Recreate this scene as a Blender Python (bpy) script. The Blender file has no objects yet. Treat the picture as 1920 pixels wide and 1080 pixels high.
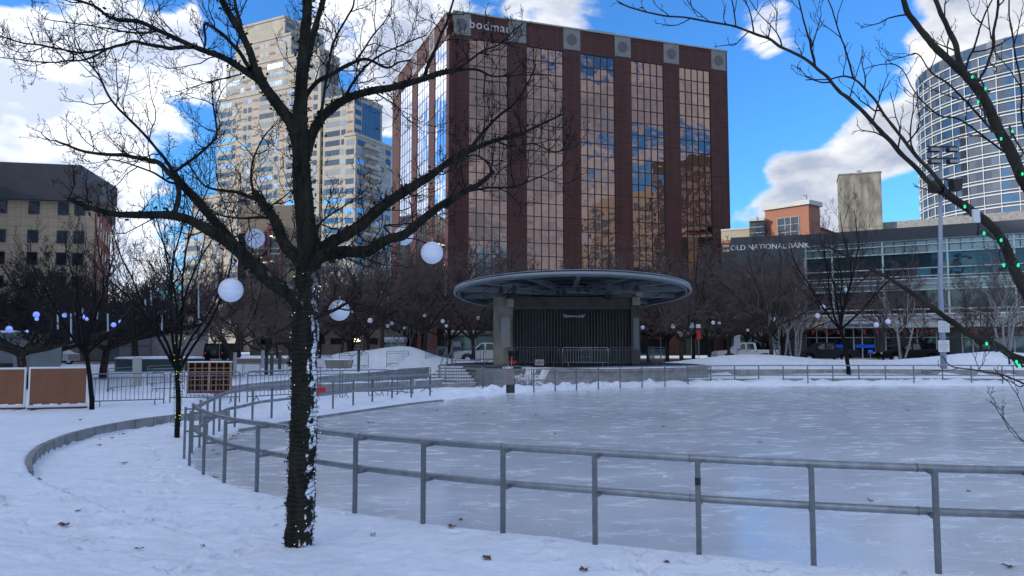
import bpy, math, random
import numpy as np
from mathutils import Vector
R = math.radians
scene = bpy.context.scene
COL = scene.collection
# ------------------------------------------------------------------ camera
F, PITCH, CAMZ = 1420.0, R(4.15), 2.3
cam = bpy.data.objects.new('camera', bpy.data.cameras.new('camera')); COL.objects.link(cam)
cam.location = (0, 0, CAMZ); cam.rotation_euler = (R(90) + PITCH, 0, 0)
cam.data.sensor_width = 36; cam.data.lens = 36 * F / 1920; cam.data.clip_start = .1; cam.data.clip_end = 3000
scene.camera = cam
scene.view_settings.view_transform = 'Standard'; scene.view_settings.look = 'None'
scene.view_settings.exposure = 0.98; scene.view_settings.gamma = 1
cp, sp = math.cos(PITCH), math.sin(PITCH)
def ray(x, y):
    a = (x - 960) / F; b = (540 - y) / F
    return Vector((a, cp - b * sp, sp + b * cp))
def PZ(x, y, z=0.0):
    d = ray(x, y); t = (z - CAMZ) / d.z; return Vector((d.x * t, d.y * t, z))
def PY(x, y, Y):
    d = ray(x, y); t = Y / d.y; return Vector((d.x * t, Y, CAMZ + d.z * t))
# ------------------------------------------------------------------ sun and sky
SUN_DIR = Vector((-.92, -.25, .37)).normalized()
sl = bpy.data.lights.new('sun', 'SUN'); sl.energy = 2.0; sl.angle = R(.5); sl.color = (1, .90, .77)
so = bpy.data.objects.new('sun', sl); COL.objects.link(so); so.rotation_euler = (-SUN_DIR).to_track_quat('-Z', 'Y').to_euler()
world = bpy.data.worlds.new('World'); scene.world = world; world.use_nodes = True
def build_world():
    nt = world.node_tree; nt.nodes.clear(); N = nt.nodes; L = nt.links
    out = N.new('ShaderNodeOutputWorld'); bg = N.new('ShaderNodeBackground'); bg.inputs[1].default_value = .1
    L.new(bg.outputs[0], out.inputs[0])
    sky = N.new('ShaderNodeTexSky'); sky.sky_type = 'NISHITA'; sky.sun_disc = False
    sky.sun_elevation = math.asin(SUN_DIR.z); sky.sun_rotation = math.atan2(SUN_DIR.x, SUN_DIR.y)
    sky.air_density = 1.2; sky.dust_density = .4; sky.ozone_density = 3
    tc = N.new('ShaderNodeTexCoord')
    nz = N.new('ShaderNodeTexNoise'); nz.inputs['Scale'].default_value = 5.6; nz.inputs['Detail'].default_value = 9
    nz.inputs['Roughness'].default_value = .52; nz.inputs['Distortion'].default_value = .25
    mp = N.new('ShaderNodeMapping'); mp.inputs['Scale'].default_value = (1, 1, 1.9); mp.inputs['Location'].default_value = (.35, .1, .2)
    L.new(tc.outputs['Generated'], mp.inputs[0]); L.new(mp.outputs[0], nz.inputs['Vector'])
    def math2(op, a, b):
        m = N.new('ShaderNodeMath'); m.operation = op
        for i, v in enumerate((a, b)):
            if isinstance(v, (int, float)): m.inputs[i].default_value = v
            else: L.new(v, m.inputs[i])
        return m.outputs[0]
    acc = math2('ADD', math2('MULTIPLY', nz.outputs['Fac'], 2.3), -.64)
    # cloud banks (+) and clear patches (-): (direction through, radius deg, weight)
    blobs = [((60, 100), 13, .17), ((250, 170), 11, .20), ((120, 330), 7, .12), ((40, 240), 8, .2), ((250, 420), 6, .2), ((700, 130), 9, .28), ((760, 20), 8, .18),
             ((1000, 20), 6, .16), ((1590, 320), 6.5, .34), ((1500, 360), 4, .2), ((1650, 280), 4, .15), ((1740, 130), 8, .20), ((1500, 390), 5, .16), ((1440, 60), 3.2, .17), ((1410, 110), 2.2, .12), ((1900, 60), 8, .25),
             ((1380, 250), 7, -.3), ((1560, 130), 5.5, -.2), ((1620, 10), 5, -.24), ((1200, 0), 5, -.12), ((430, 60), 2.6, -.36), ((120, 275), 2.4, -.3), ((20, 265), 2.2, -.3),
             ((300, 285), 2.4, -.24), ((390, 330), 3, -.34), ((1370, 380), 4, -.2), ((230, 370), 3, -.3), ((660, 55), 2.2, -.16), ((20, 20), 1.8, -.2), ((300, 5), 2.0, -.25), ((1700, 365), 2.6, -.24), ((1500, 200), 4, -.15)]
    blobs += [((.69, -.72, .2), 30, .26), ((.8, -.6, .12), 14, -.22), ((-.9, -.3, .4), 60, .15), ((0, -1, .8), 50, .2)]
    for xy, rad, w in blobs:
        d = (ray(*xy) if len(xy) == 2 else Vector(xy)).normalized()
        dt = N.new('ShaderNodeVectorMath'); dt.operation = 'DOT_PRODUCT'; dt.inputs[1].default_value = d
        L.new(tc.outputs['Generated'], dt.inputs[0])
        mr = N.new('ShaderNodeMapRange'); mr.interpolation_type = 'SMOOTHSTEP'
        mr.inputs[1].default_value = math.cos(R(rad)); mr.inputs[2].default_value = 1; mr.inputs[3].default_value = 0; mr.inputs[4].default_value = w
        L.new(dt.outputs['Value'], mr.inputs[0]); acc = math2('ADD', acc, mr.outputs[0])
    mask = N.new('ShaderNodeMapRange'); mask.interpolation_type = 'SMOOTHSTEP'
    mask.inputs[1].default_value = .49; mask.inputs[2].default_value = .70; L.new(acc, mask.inputs[0])
    # cloud colour: billows of white over lavender grey; thin edges stay bright
    def nz2(scale, dist, det, off):
        m_ = N.new('ShaderNodeMapping'); m_.inputs['Scale'].default_value = (1, 1, 2.0); m_.inputs['Location'].default_value = off; L.new(tc.outputs['Generated'], m_.inputs[0])
        n_ = N.new('ShaderNodeTexNoise'); n_.inputs['Scale'].default_value = scale; n_.inputs['Detail'].default_value = det; n_.inputs['Roughness'].default_value = .55; n_.inputs['Distortion'].default_value = dist; L.new(m_.outputs[0], n_.inputs['Vector']); return n_.outputs['Fac']
    edge = N.new('ShaderNodeMapRange'); edge.inputs[1].default_value = .58; edge.inputs[2].default_value = .95; edge.inputs[3].default_value = 0; edge.inputs[4].default_value = .16; L.new(acc, edge.inputs[0])
    thick = math2('ADD', math2('ADD', math2('MULTIPLY', nz2(5.2, .5, 8, (.3, .7, .1)), .62), math2('MULTIPLY', nz2(15, .3, 5, (.1, .2, .9)), .38)), edge.outputs[0])
    cr = N.new('ShaderNodeValToRGB'); e = cr.color_ramp.elements
    e[0].position = .43; e[0].color = (1, 1, 1, 1); e[1].position = .68; e[1].color = (.42, .48, .62, 1)
    L.new(thick, cr.inputs[0])
    ds = N.new('ShaderNodeVectorMath'); ds.operation = 'DOT_PRODUCT'; ds.inputs[1].default_value = SUN_DIR; L.new(tc.outputs['Generated'], ds.inputs[0])
    sb = N.new('ShaderNodeMapRange'); sb.inputs[1].default_value = -.2; sb.inputs[2].default_value = 1; sb.inputs[3].default_value = 5.6; sb.inputs[4].default_value = 12
    L.new(ds.outputs['Value'], sb.inputs[0])
    vm = N.new('ShaderNodeVectorMath'); vm.operation = 'SCALE'; L.new(cr.outputs[0], vm.inputs[0]); L.new(sb.outputs[0], vm.inputs['Scale'])
    tint = N.new('ShaderNodeVectorMath'); tint.operation = 'MULTIPLY'; tint.inputs[1].default_value = (.33, .76, 1.28); L.new(sky.outputs[0], tint.inputs[0])
    mx = N.new('ShaderNodeMix'); mx.data_type = 'RGBA'; L.new(mask.outputs[0], mx.inputs['Factor']); L.new(tint.outputs[0], mx.inputs['A']); L.new(vm.outputs[0], mx.inputs['B'])
    L.new(mx.outputs['Result'], bg.inputs[0])
    world.cycles.sampling_method = 'MANUAL'; world.cycles.sample_map_resolution = 512
build_world()

# ------------------------------------------------------------------ materials
def mat(name, col, rough=.7, metal=0., var=.0, vscale=3., bump=0., bscale=20., emit=0., coord='Object', stretch=(1, 1, 1), col2=None, spec=.5, detail=5., bdist=.02):
    m = bpy.data.materials.new(name); m.use_nodes = True; nt = m.node_tree; b = nt.nodes['Principled BSDF']
    b.inputs['Base Color'].default_value = (*col, 1); b.inputs['Roughness'].default_value = rough; b.inputs['Metallic'].default_value = metal
    b.inputs['Specular IOR Level'].default_value = spec
    if emit: b.inputs['Emission Color'].default_value = (*col, 1); b.inputs['Emission Strength'].default_value = emit
    if var or bump or col2:
        tc = nt.nodes.new('ShaderNodeTexCoord'); mp = nt.nodes.new('ShaderNodeMapping'); mp.inputs['Scale'].default_value = stretch
        nt.links.new(tc.outputs[coord], mp.inputs[0])
    if var or col2:
        n = nt.nodes.new('ShaderNodeTexNoise'); n.inputs['Scale'].default_value = vscale; n.inputs['Detail'].default_value = detail; nt.links.new(mp.outputs[0], n.inputs['Vector'])
        cr = nt.nodes.new('ShaderNodeValToRGB'); e = cr.color_ramp.elements; e[0].position = .35; e[1].position = .65
        c2 = col2 or tuple(min(1, c * (1 + var)) for c in col); c1 = col if col2 else tuple(c * (1 - var) for c in col)
        e[0].color = (*c1, 1); e[1].color = (*c2, 1); nt.links.new(n.outputs['Fac'], cr.inputs[0]); nt.links.new(cr.outputs[0], b.inputs['Base Color'])
    if bump:
        n = nt.nodes.new('ShaderNodeTexNoise'); n.inputs['Scale'].default_value = bscale; n.inputs['Detail'].default_value = 4; nt.links.new(mp.outputs[0], n.inputs['Vector'])
        bp = nt.nodes.new('ShaderNodeBump'); bp.inputs['Strength'].default_value = bump; bp.inputs['Distance'].default_value = bdist
        nt.links.new(n.outputs['Fac'], bp.inputs['Height']); nt.links.new(bp.outputs[0], b.inputs['Normal'])
    return m
M = dict(
    snow=mat('snow', (.78, .84, .91), .75, var=.045, vscale=2.0, bump=1.0, bscale=4.5, detail=9, spec=.2, bdist=.07),
    steel=mat('galvanised_steel', (.27, .29, .31), .42, .75, var=.16, vscale=9, stretch=(1, 1, .3)),
    railpost=mat('painted_post', (.15, .165, .18), .5, .35, var=.12, vscale=14),
    barr=mat('barricade_steel', (.15, .175, .21), .45, .5, var=.12, vscale=5),
    barr_light=mat('bright_galvanised', (.42, .46, .5), .4, .5, var=.1, vscale=5),
    concrete=mat('concrete', (.25, .25, .25), .9, var=.22, vscale=2.5, bump=.3, bscale=30, detail=8),
    concrete_warm=mat('weathered_concrete', (.22, .21, .18), .9, var=.35, vscale=1.1, bump=.3, bscale=25, detail=9, stretch=(1, 1, .4)),
    dark_lintel=mat('shaded_concrete', (.085, .08, .072), .9, var=.25, vscale=1.5, detail=8),  # lintel, right pier, roof support: shade under the roof put into the colour
    garage=mat('dark_garage_concrete', (.085, .070, .062), .9, var=.15, vscale=1.5),
    portal=mat('portal_brick', (.115, .05, .04), .85, var=.15, vscale=2),
    brown_conc=mat('brown_aggregate', (.20, .165, .13), .9, var=.1, vscale=2, bump=.2),
    bark=mat('bark', (.008, .010, .010), .95, bump=1.0, bscale=26, stretch=(1, 1, .22), col2=(.034, .030, .022), vscale=9, detail=8, spec=.15),
    bark_right=mat('smooth_bark', (.034, .029, .023), .9, var=.3, vscale=5, bump=.3, spec=.2),
    twig=mat('twig_bark', (.028, .023, .022), .9, spec=.15),
    twig_dark=mat('dark_twig_bark', (.008, .0075, .008), .9, spec=.15),
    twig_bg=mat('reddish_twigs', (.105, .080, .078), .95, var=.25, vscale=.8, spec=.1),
    trunk_bg=mat('grey_trunk_bark', (.045, .038, .034), .95, var=.3, vscale=3, spec=.1),
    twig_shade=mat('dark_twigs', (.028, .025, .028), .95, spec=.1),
    birch=mat('birch_bark', (.10, .09, .085), .9, col2=(.36, .35, .35), vscale=9, stretch=(1, 1, 2)),
    purple=mat('purple_lit_bark', (.05, .02, .035), .9, var=.2),
    moss=mat('ivy_leaves', (.012, .022, .014), .8, var=.4, vscale=6, spec=.2),
    dryleaf=mat('dry_leaves', (.20, .13, .06), .9, var=.4, vscale=3),
    leaf=mat('fallen_leaf_brown', (.16, .055, .025), .8, var=.4, vscale=8),
    cable=mat('dark_green_cable', (.01, .018, .014), .6),
    bulb=mat('white_bulbs', (.9, .9, .85), .3, emit=.6),
    bulb_y=mat('yellow_bulbs', (.75, .8, .1), .3, emit=.35),
    bulb_g=mat('green_led', (0, .75, .22), .3, emit=.8),
    bulb_p=mat('purple_bulbs', (.5, .05, .3), .3, emit=.35),
    globe=mat('white_globe', (.74, .78, .9), .7, var=.05, vscale=12),
    lantern=mat('white_mesh_lantern', (.72, .77, .90), .9, var=.07, vscale=8, bump=.7, bscale=5, stretch=(1, 1, 7)),
    globe_blue=mat('blue_lit_globe', (.10, .18, .62), .5, emit=.45, col2=(.5, .58, .95), vscale=9),
    tube=mat('hanging_tube', (.30, .36, .46), .5),
    brick=mat('dark_red_brick', (.062, .023, .020), .85, var=.22, vscale=1.1, stretch=(.4, .4, 7), bump=.2, bscale=6),
    stone=mat('light_stone', (.30, .31, .30), .8, var=.08, vscale=1),
    stone_grey=mat('muted_grey_stone', (.175, .18, .18), .8, var=.1, vscale=1),
    vent=mat('round_vent', (.10, .09, .10), .8),
    mullion=mat('bronze_mullion', (.035, .02, .024), .5, .3),
    tan=mat('tan_precast', (.315, .285, .235), .85, var=.08, vscale=.35),
    dull_glass=mat('dull_window', (.07, .095, .13), .5),
    louver=mat('red_brown_louvre', (.20, .10, .075), .8),
    redbrick=mat('orange_red_brick', (.26, .085, .055), .85, var=.12, vscale=3, stretch=(.6, .6, 5)),
    redbrick2=mat('light_red_brick', (.30, .13, .09), .85, var=.12, vscale=3, stretch=(.6, .6, 5)),
    sandbrick=mat('sand_brick', (.46, .37, .27), .9, var=.13, vscale=1.8, stretch=(.35, .35, 6)),
    charcoal=mat('charcoal_panel', (.055, .06, .075), .6, var=.12, vscale=.6, stretch=(1, 1, .3)),
    navy=mat('dark_stone_cladding', (.030, .036, .048), .35, var=.25, vscale=.35),
    white=mat('white_metal', (.72, .74, .74), .5),
    offwhite=mat('pale_fascia', (.42, .45, .45), .6, var=.06, vscale=.8),
    greenframe=mat('pale_green_frame', (.45, .52, .50), .5),
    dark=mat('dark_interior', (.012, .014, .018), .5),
    black=mat('black_plastic', (.012, .012, .014), .5, var=.1),
    rubber=mat('tyre_rubber', (.015, .015, .016), .8),
    asphalt=mat('asphalt', (.06, .062, .068), .9, var=.25, vscale=1, bump=.2),
    brickpave=mat('tan_paving', (.34, .25, .18), .9, var=.1, vscale=2),
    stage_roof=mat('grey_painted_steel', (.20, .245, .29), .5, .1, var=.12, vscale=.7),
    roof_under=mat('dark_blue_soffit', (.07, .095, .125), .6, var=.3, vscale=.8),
    stage_rim=mat('pale_metal_rim', (.22, .25, .27), .4, .3, var=.08, vscale=.8),
    stage_dark=mat('dark_deck', (.025, .03, .036), .6),
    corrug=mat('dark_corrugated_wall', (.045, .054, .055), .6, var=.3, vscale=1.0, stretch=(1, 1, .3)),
    lampgrey=mat('lamp_housing', (.05, .055, .06), .5),
    lampglass=mat('lamp_glass', (.25, .27, .3), .2),
    beige=mat('beige_speaker', (.33, .31, .24), .6),
    pole=mat('grey_pole', (.26, .31, .39), .45, .2, var=.07, vscale=2),
    letter_grey=mat('pale_lettering', (.42, .42, .43), .6), sign=mat('sign_white', (.62, .64, .66), .6), signtext=mat('sign_text', (.25, .27, .3), .7),
    yellow=mat('fluorescent_yellow', (.62, .72, .03), .6, emit=0),
    red=mat('red_plastic', (.55, .025, .03), .5), redbow=mat('red_bow', (.45, .02, .02), .7),
    orange=mat('orange_band', (.75, .42, .10), .6), blue=mat('blue_band', (.02, .06, .36), .5), bluegl=mat('bright_blue_film', (.01, .08, .6), .3, emit=.08),  # bluegl: slight glow added to the blue sign and window film
    board=mat('brown_board', (.22, .092, .048), .75, var=.07, vscale=1.5),
    cubby=mat('pine_wood', (.36, .20, .12), .7, var=.15, vscale=5), cubbyback=mat('cubby_inside', (.10, .045, .03), .8),
    redskid=mat('dark_red_skid', (.12, .03, .05), .7),
    teal=mat('dark_green_metal', (.02, .045, .045), .5),
    metalpanel=mat('grey_metal_panel', (.16, .18, .21), .6, var=.06, vscale=.7),
    white_paint=mat('white_car_paint', (.78, .79, .8), .25, spec=.6), grey_paint=mat('grey_car_paint', (.018, .02, .026), .35, spec=.12), black_paint=mat('black_car_paint', (.006, .006, .008), .35, spec=.12),
    red_paint=mat('red_car_paint', (.35, .03, .03), .3), silver_paint=mat('silver_car_paint', (.45, .47, .5), .3, .5),
    carglass=mat('car_glass', (.02, .025, .03), .05, spec=.8), chrome=mat('chrome', (.6, .6, .62), .2, 1.), tail=mat('tail_light', (.5, .02, .02), .3), headl=mat('headlight', (.75, .72, .6), .2),
    cream=mat('cream_wall', (.36, .31, .24), .8, var=.05), warmlight=mat('ceiling_light', (1., .9, .5), .5, emit=2.5),
)
def glass(name, col, rough=.03, wav=.0, wscale=.5, dark=(.01, .01, .012), mixf=.0, metal=1.):
    m = mat(name, col, rough, metal); nt = m.node_tree; b = nt.nodes['Principled BSDF']
    if wav:
        tc = nt.nodes.new('ShaderNodeTexCoord'); n = nt.nodes.new('ShaderNodeTexNoise'); n.inputs['Scale'].default_value = wscale; n.inputs['Detail'].default_value = 1.5
        nt.links.new(tc.outputs['Object'], n.inputs['Vector']); bp = nt.nodes.new('ShaderNodeBump'); bp.inputs['Strength'].default_value = 1; bp.inputs['Distance'].default_value = wav
        nt.links.new(n.outputs['Fac'], bp.inputs['Height']); nt.links.new(bp.outputs[0], b.inputs['Normal'])
    if mixf:
        gl = b; d = nt.nodes.new('ShaderNodeBsdfDiffuse'); d.inputs[0].default_value = (*dark, 1); mx = nt.nodes.new('ShaderNodeMixShader'); mx.inputs[0].default_value = mixf
        o = nt.nodes['Material Output']; nt.links.new(gl.outputs[0], mx.inputs[1]); nt.links.new(d.outputs[0], mx.inputs[2]); nt.links.new(mx.outputs[0], o.inputs[0])
    return m
M['bronze_glass'] = glass('bronze_mirror_glass', (.25, .19, .18), .015, .02, .55)
M['side_glass'] = glass('side_mirror_glass', (.80, .84, .92), .02, .02, .5)
M['blue_glass'] = glass('blue_window_glass', (.12, .15, .19), .06, .01, .4, mixf=.35, dark=(.03, .04, .05))
M['pale_glass'] = glass('pale_curtained_glass', (.25, .28, .31), .02, mixf=.75, dark=(.25, .26, .26))
M['tower_glass'] = glass('tower_glass', (.17, .19, .22), .04, .02, .3, mixf=.45, dark=(.05, .06, .075))
M['store_glass'] = glass('storefront_glass', (.10, .15, .17), .04, .015, .5, mixf=.55, dark=(.018, .026, .032))
M['store_pale'] = glass('fritted_glass', (.30, .38, .40), .2, mixf=.5, dark=(.14, .18, .175))
M['pane'] = glass('window_pane', (.36, .43, .52), .05, .01, .4, mixf=.2, dark=(.05, .06, .08))
M['pane_dark'] = glass('dark_window_pane', (.10, .12, .15), .05, mixf=.4, dark=(.015, .018, .025))

def ice_material():
    m = mat('rink_ice', (.30, .335, .41), .3, spec=.45); nt = m.node_tree; b = nt.nodes['Principled BSDF']; N = nt.nodes; L = nt.links
    tc = N.new('ShaderNodeTexCoord')
    def noise(scale, stretch, rot=0, detail=6, dist=0., rough=.5):
        mp = N.new('ShaderNodeMapping'); mp.inputs['Scale'].default_value = stretch; mp.inputs['Rotation'].default_value = (0, 0, rot); L.new(tc.outputs['Object'], mp.inputs[0])
        n = N.new('ShaderNodeTexNoise'); n.inputs['Scale'].default_value = scale; n.inputs['Detail'].default_value = detail; n.inputs['Distortion'].default_value = dist; n.inputs['Roughness'].default_value = rough
        L.new(mp.outputs[0], n.inputs['Vector']); return n.outputs['Fac']
    def mr(src, a, bb, c, d):
        r = N.new('ShaderNodeMapRange'); r.interpolation_type = 'SMOOTHSTEP'
        for i, v in enumerate((a, bb, c, d)): r.inputs[i + 1].default_value = v
        L.new(src, r.inputs[0]); return r.outputs[0]
    def mth(op, a, bb):
        q = N.new('ShaderNodeMath'); q.operation = op
        for i, v in enumerate((a, bb)):
            if isinstance(v, float): q.inputs[i].default_value = v
            else: L.new(v, q.inputs[i])
        return q.outputs[0]
    base = mr(noise(.35, (.5, 1, 1), .1, 8), .3, .7, 0, 1)
    mott = mr(noise(1.2, (1, 2.2, 1), .15, 8, .6, .62), .47, .66, 0, 1)
    fine = mr(noise(3.2, (.6, 3., 1), .25, 8, .3, .7), .55, .75, 0, 1)
    def scratch(sc, rot, w, stretch, dist):
        n = noise(sc, stretch, rot, 1.5, dist, .4); a = mth('ABSOLUTE', mth('SUBTRACT', n, .5), 0.); return mr(a, 0, w, 1, 0)
    s = None
    for sc, rot, w, st, di, brk in ((.42, .3, .0016, (1, 1, 1), 1.2, 2.3), (.7, 1.7, .0022, (1, 1.6, 1), .9, 1.7), (1.05, 2.6, .003, (1.5, 1, 1), .6, 1.3), (1.6, .9, .004, (1, 1.3, 1), .8, 1.9)):
        q = mth('MULTIPLY', scratch(sc, rot, w, st, di), mr(noise(brk, (1, 1, 1), rot + 1, 3), .50, .60, 0, 1)); s = q if s is None else mth('MAXIMUM', s, q)
    white = mth('ADD', mth('MULTIPLY', mth('MULTIPLY', mott, fine), 1.0), mth('MULTIPLY', s, .85))
    white = mth('ADD', white, mth('MULTIPLY', mott, .30))
    c1 = N.new('ShaderNodeMix'); c1.data_type = 'RGBA'; c1.inputs['A'].default_value = (.52, .57, .63, 1); c1.inputs['B'].default_value = (.68, .73, .78, 1); L.new(base, c1.inputs['Factor'])
    c2 = N.new('ShaderNodeMix'); c2.data_type = 'RGBA'; L.new(c1.outputs['Result'], c2.inputs['A']); c2.inputs['B'].default_value = (.90, .93, .97, 1); L.new(white, c2.inputs['Factor'])
    L.new(c2.outputs['Result'], b.inputs['Base Color'])
    rr = mr(mth('ADD', white, mth('MULTIPLY', fine, .3)), 0, .6, .17, .48); L.new(rr, b.inputs['Roughness'])
    bp = N.new('ShaderNodeBump'); bp.inputs['Strength'].default_value = .25; bp.inputs['Distance'].default_value = .01; L.new(noise(1.8, (1, 1, 1), 0, 5), bp.inputs['Height']); L.new(bp.outputs[0], b.inputs['Normal'])
    return m
M['ice'] = ice_material()
def courses(key, period, width, dark, streak=.25):
    """floor joints every `period` metres and vertical weather streaks on a wall material"""
    m = M[key]; nt = m.node_tree; b = nt.nodes['Principled BSDF']; N = nt.nodes; L = nt.links; src = b.inputs['Base Color'].links[0].from_socket
    tc = N.new('ShaderNodeTexCoord'); sx = N.new('ShaderNodeSeparateXYZ'); L.new(tc.outputs['Object'], sx.inputs[0])
    mo = N.new('ShaderNodeMath'); mo.operation = 'PINGPONG'; L.new(sx.outputs['Z'], mo.inputs[0]); mo.inputs[1].default_value = period / 2
    lt = N.new('ShaderNodeMath'); lt.operation = 'LESS_THAN'; L.new(mo.outputs[0], lt.inputs[0]); lt.inputs[1].default_value = width
    mp = N.new('ShaderNodeMapping'); mp.inputs['Scale'].default_value = (1.3, 1.3, .06); L.new(tc.outputs['Object'], mp.inputs[0])
    n = N.new('ShaderNodeTexNoise'); n.inputs['Scale'].default_value = 1.5; n.inputs['Detail'].default_value = 6; L.new(mp.outputs[0], n.inputs['Vector'])
    mr = N.new('ShaderNodeMapRange'); mr.inputs[1].default_value = .35; mr.inputs[2].default_value = .65; mr.inputs[3].default_value = 1 - streak; mr.inputs[4].default_value = 1 + streak * .6; L.new(n.outputs['Fac'], mr.inputs[0])
    f = N.new('ShaderNodeMath'); f.operation = 'MULTIPLY_ADD'; L.new(lt.outputs[0], f.inputs[0]); f.inputs[1].default_value = -dark; L.new(mr.outputs[0], f.inputs[2])
    v = N.new('ShaderNodeVectorMath'); v.operation = 'SCALE'; L.new(src, v.inputs[0]); L.new(f.outputs[0], v.inputs['Scale']); L.new(v.outputs[0], b.inputs['Base Color'])
courses('brick', 3.9, .07, .35, .22); courses('tan', 2.95, .05, .22, .10); courses('sandbrick', 1.3, .05, .25, .12); courses('concrete_warm', 3.2, .02, .25, .25); courses('board', 9, .0, 0, .08)
def snowy_bark():
    # bark with snow plastered on the side that faced the wind (real wear: follows the object's own +X side)
    m = M['bark'].copy(); m.name = 'snow_plastered_bark'; nt = m.node_tree; b = nt.nodes['Principled BSDF']; N = nt.nodes; L = nt.links
    src = b.inputs['Base Color'].links[0].from_socket
    g = N.new('ShaderNodeNewGeometry'); dt = N.new('ShaderNodeVectorMath'); dt.operation = 'DOT_PRODUCT'; dt.inputs[1].default_value = (.96, -.28, 0); L.new(g.outputs['Normal'], dt.inputs[0])
    tc = N.new('ShaderNodeTexCoord'); mp = N.new('ShaderNodeMapping'); mp.inputs['Scale'].default_value = (3, 3, 2.6); L.new(tc.outputs['Object'], mp.inputs[0])
    n = N.new('ShaderNodeTexNoise'); n.inputs['Scale'].default_value = 3.2; n.inputs['Detail'].default_value = 7; n.inputs['Roughness'].default_value = .6; L.new(mp.outputs[0], n.inputs['Vector'])
    a = N.new('ShaderNodeMath'); a.operation = 'MULTIPLY_ADD'; L.new(n.outputs['Fac'], a.inputs[0]); a.inputs[1].default_value = 2.2; L.new(dt.outputs['Value'], a.inputs[2])
    mr = N.new('ShaderNodeMapRange'); mr.inputs[1].default_value = 2.02; mr.inputs[2].default_value = 2.12; L.new(a.outputs[0], mr.inputs[0])
    sx = N.new('ShaderNodeSeparateXYZ'); L.new(tc.outputs['Object'], sx.inputs[0])
    hz = N.new('ShaderNodeMapRange'); hz.inputs[1].default_value = 3.2; hz.inputs[2].default_value = 2.2; L.new(sx.outputs['Z'], hz.inputs[0])
    ab = N.new('ShaderNodeMath'); ab.operation = 'ABSOLUTE'; L.new(sx.outputs['X'], ab.inputs[0]); lt = N.new('ShaderNodeMath'); lt.operation = 'LESS_THAN'; L.new(ab.outputs[0], lt.inputs[0]); lt.inputs[1].default_value = .3
    m0 = N.new('ShaderNodeMath'); m0.operation = 'MULTIPLY'; L.new(mr.outputs[0], m0.inputs[0]); L.new(lt.outputs[0], m0.inputs[1]); mr = m0
    mm = N.new('ShaderNodeMath'); mm.operation = 'MULTIPLY'; L.new(mr.outputs[0], mm.inputs[0]); L.new(hz.outputs[0], mm.inputs[1])
    mx = N.new('ShaderNodeMix'); mx.data_type = 'RGBA'; L.new(mm.outputs[0], mx.inputs['Factor']); L.new(src, mx.inputs['A']); mx.inputs['B'].default_value = (.8, .84, .9, 1)
    L.new(mx.outputs['Result'], b.inputs['Base Color']); return m
M['bark_snow'] = snowy_bark()

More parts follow.
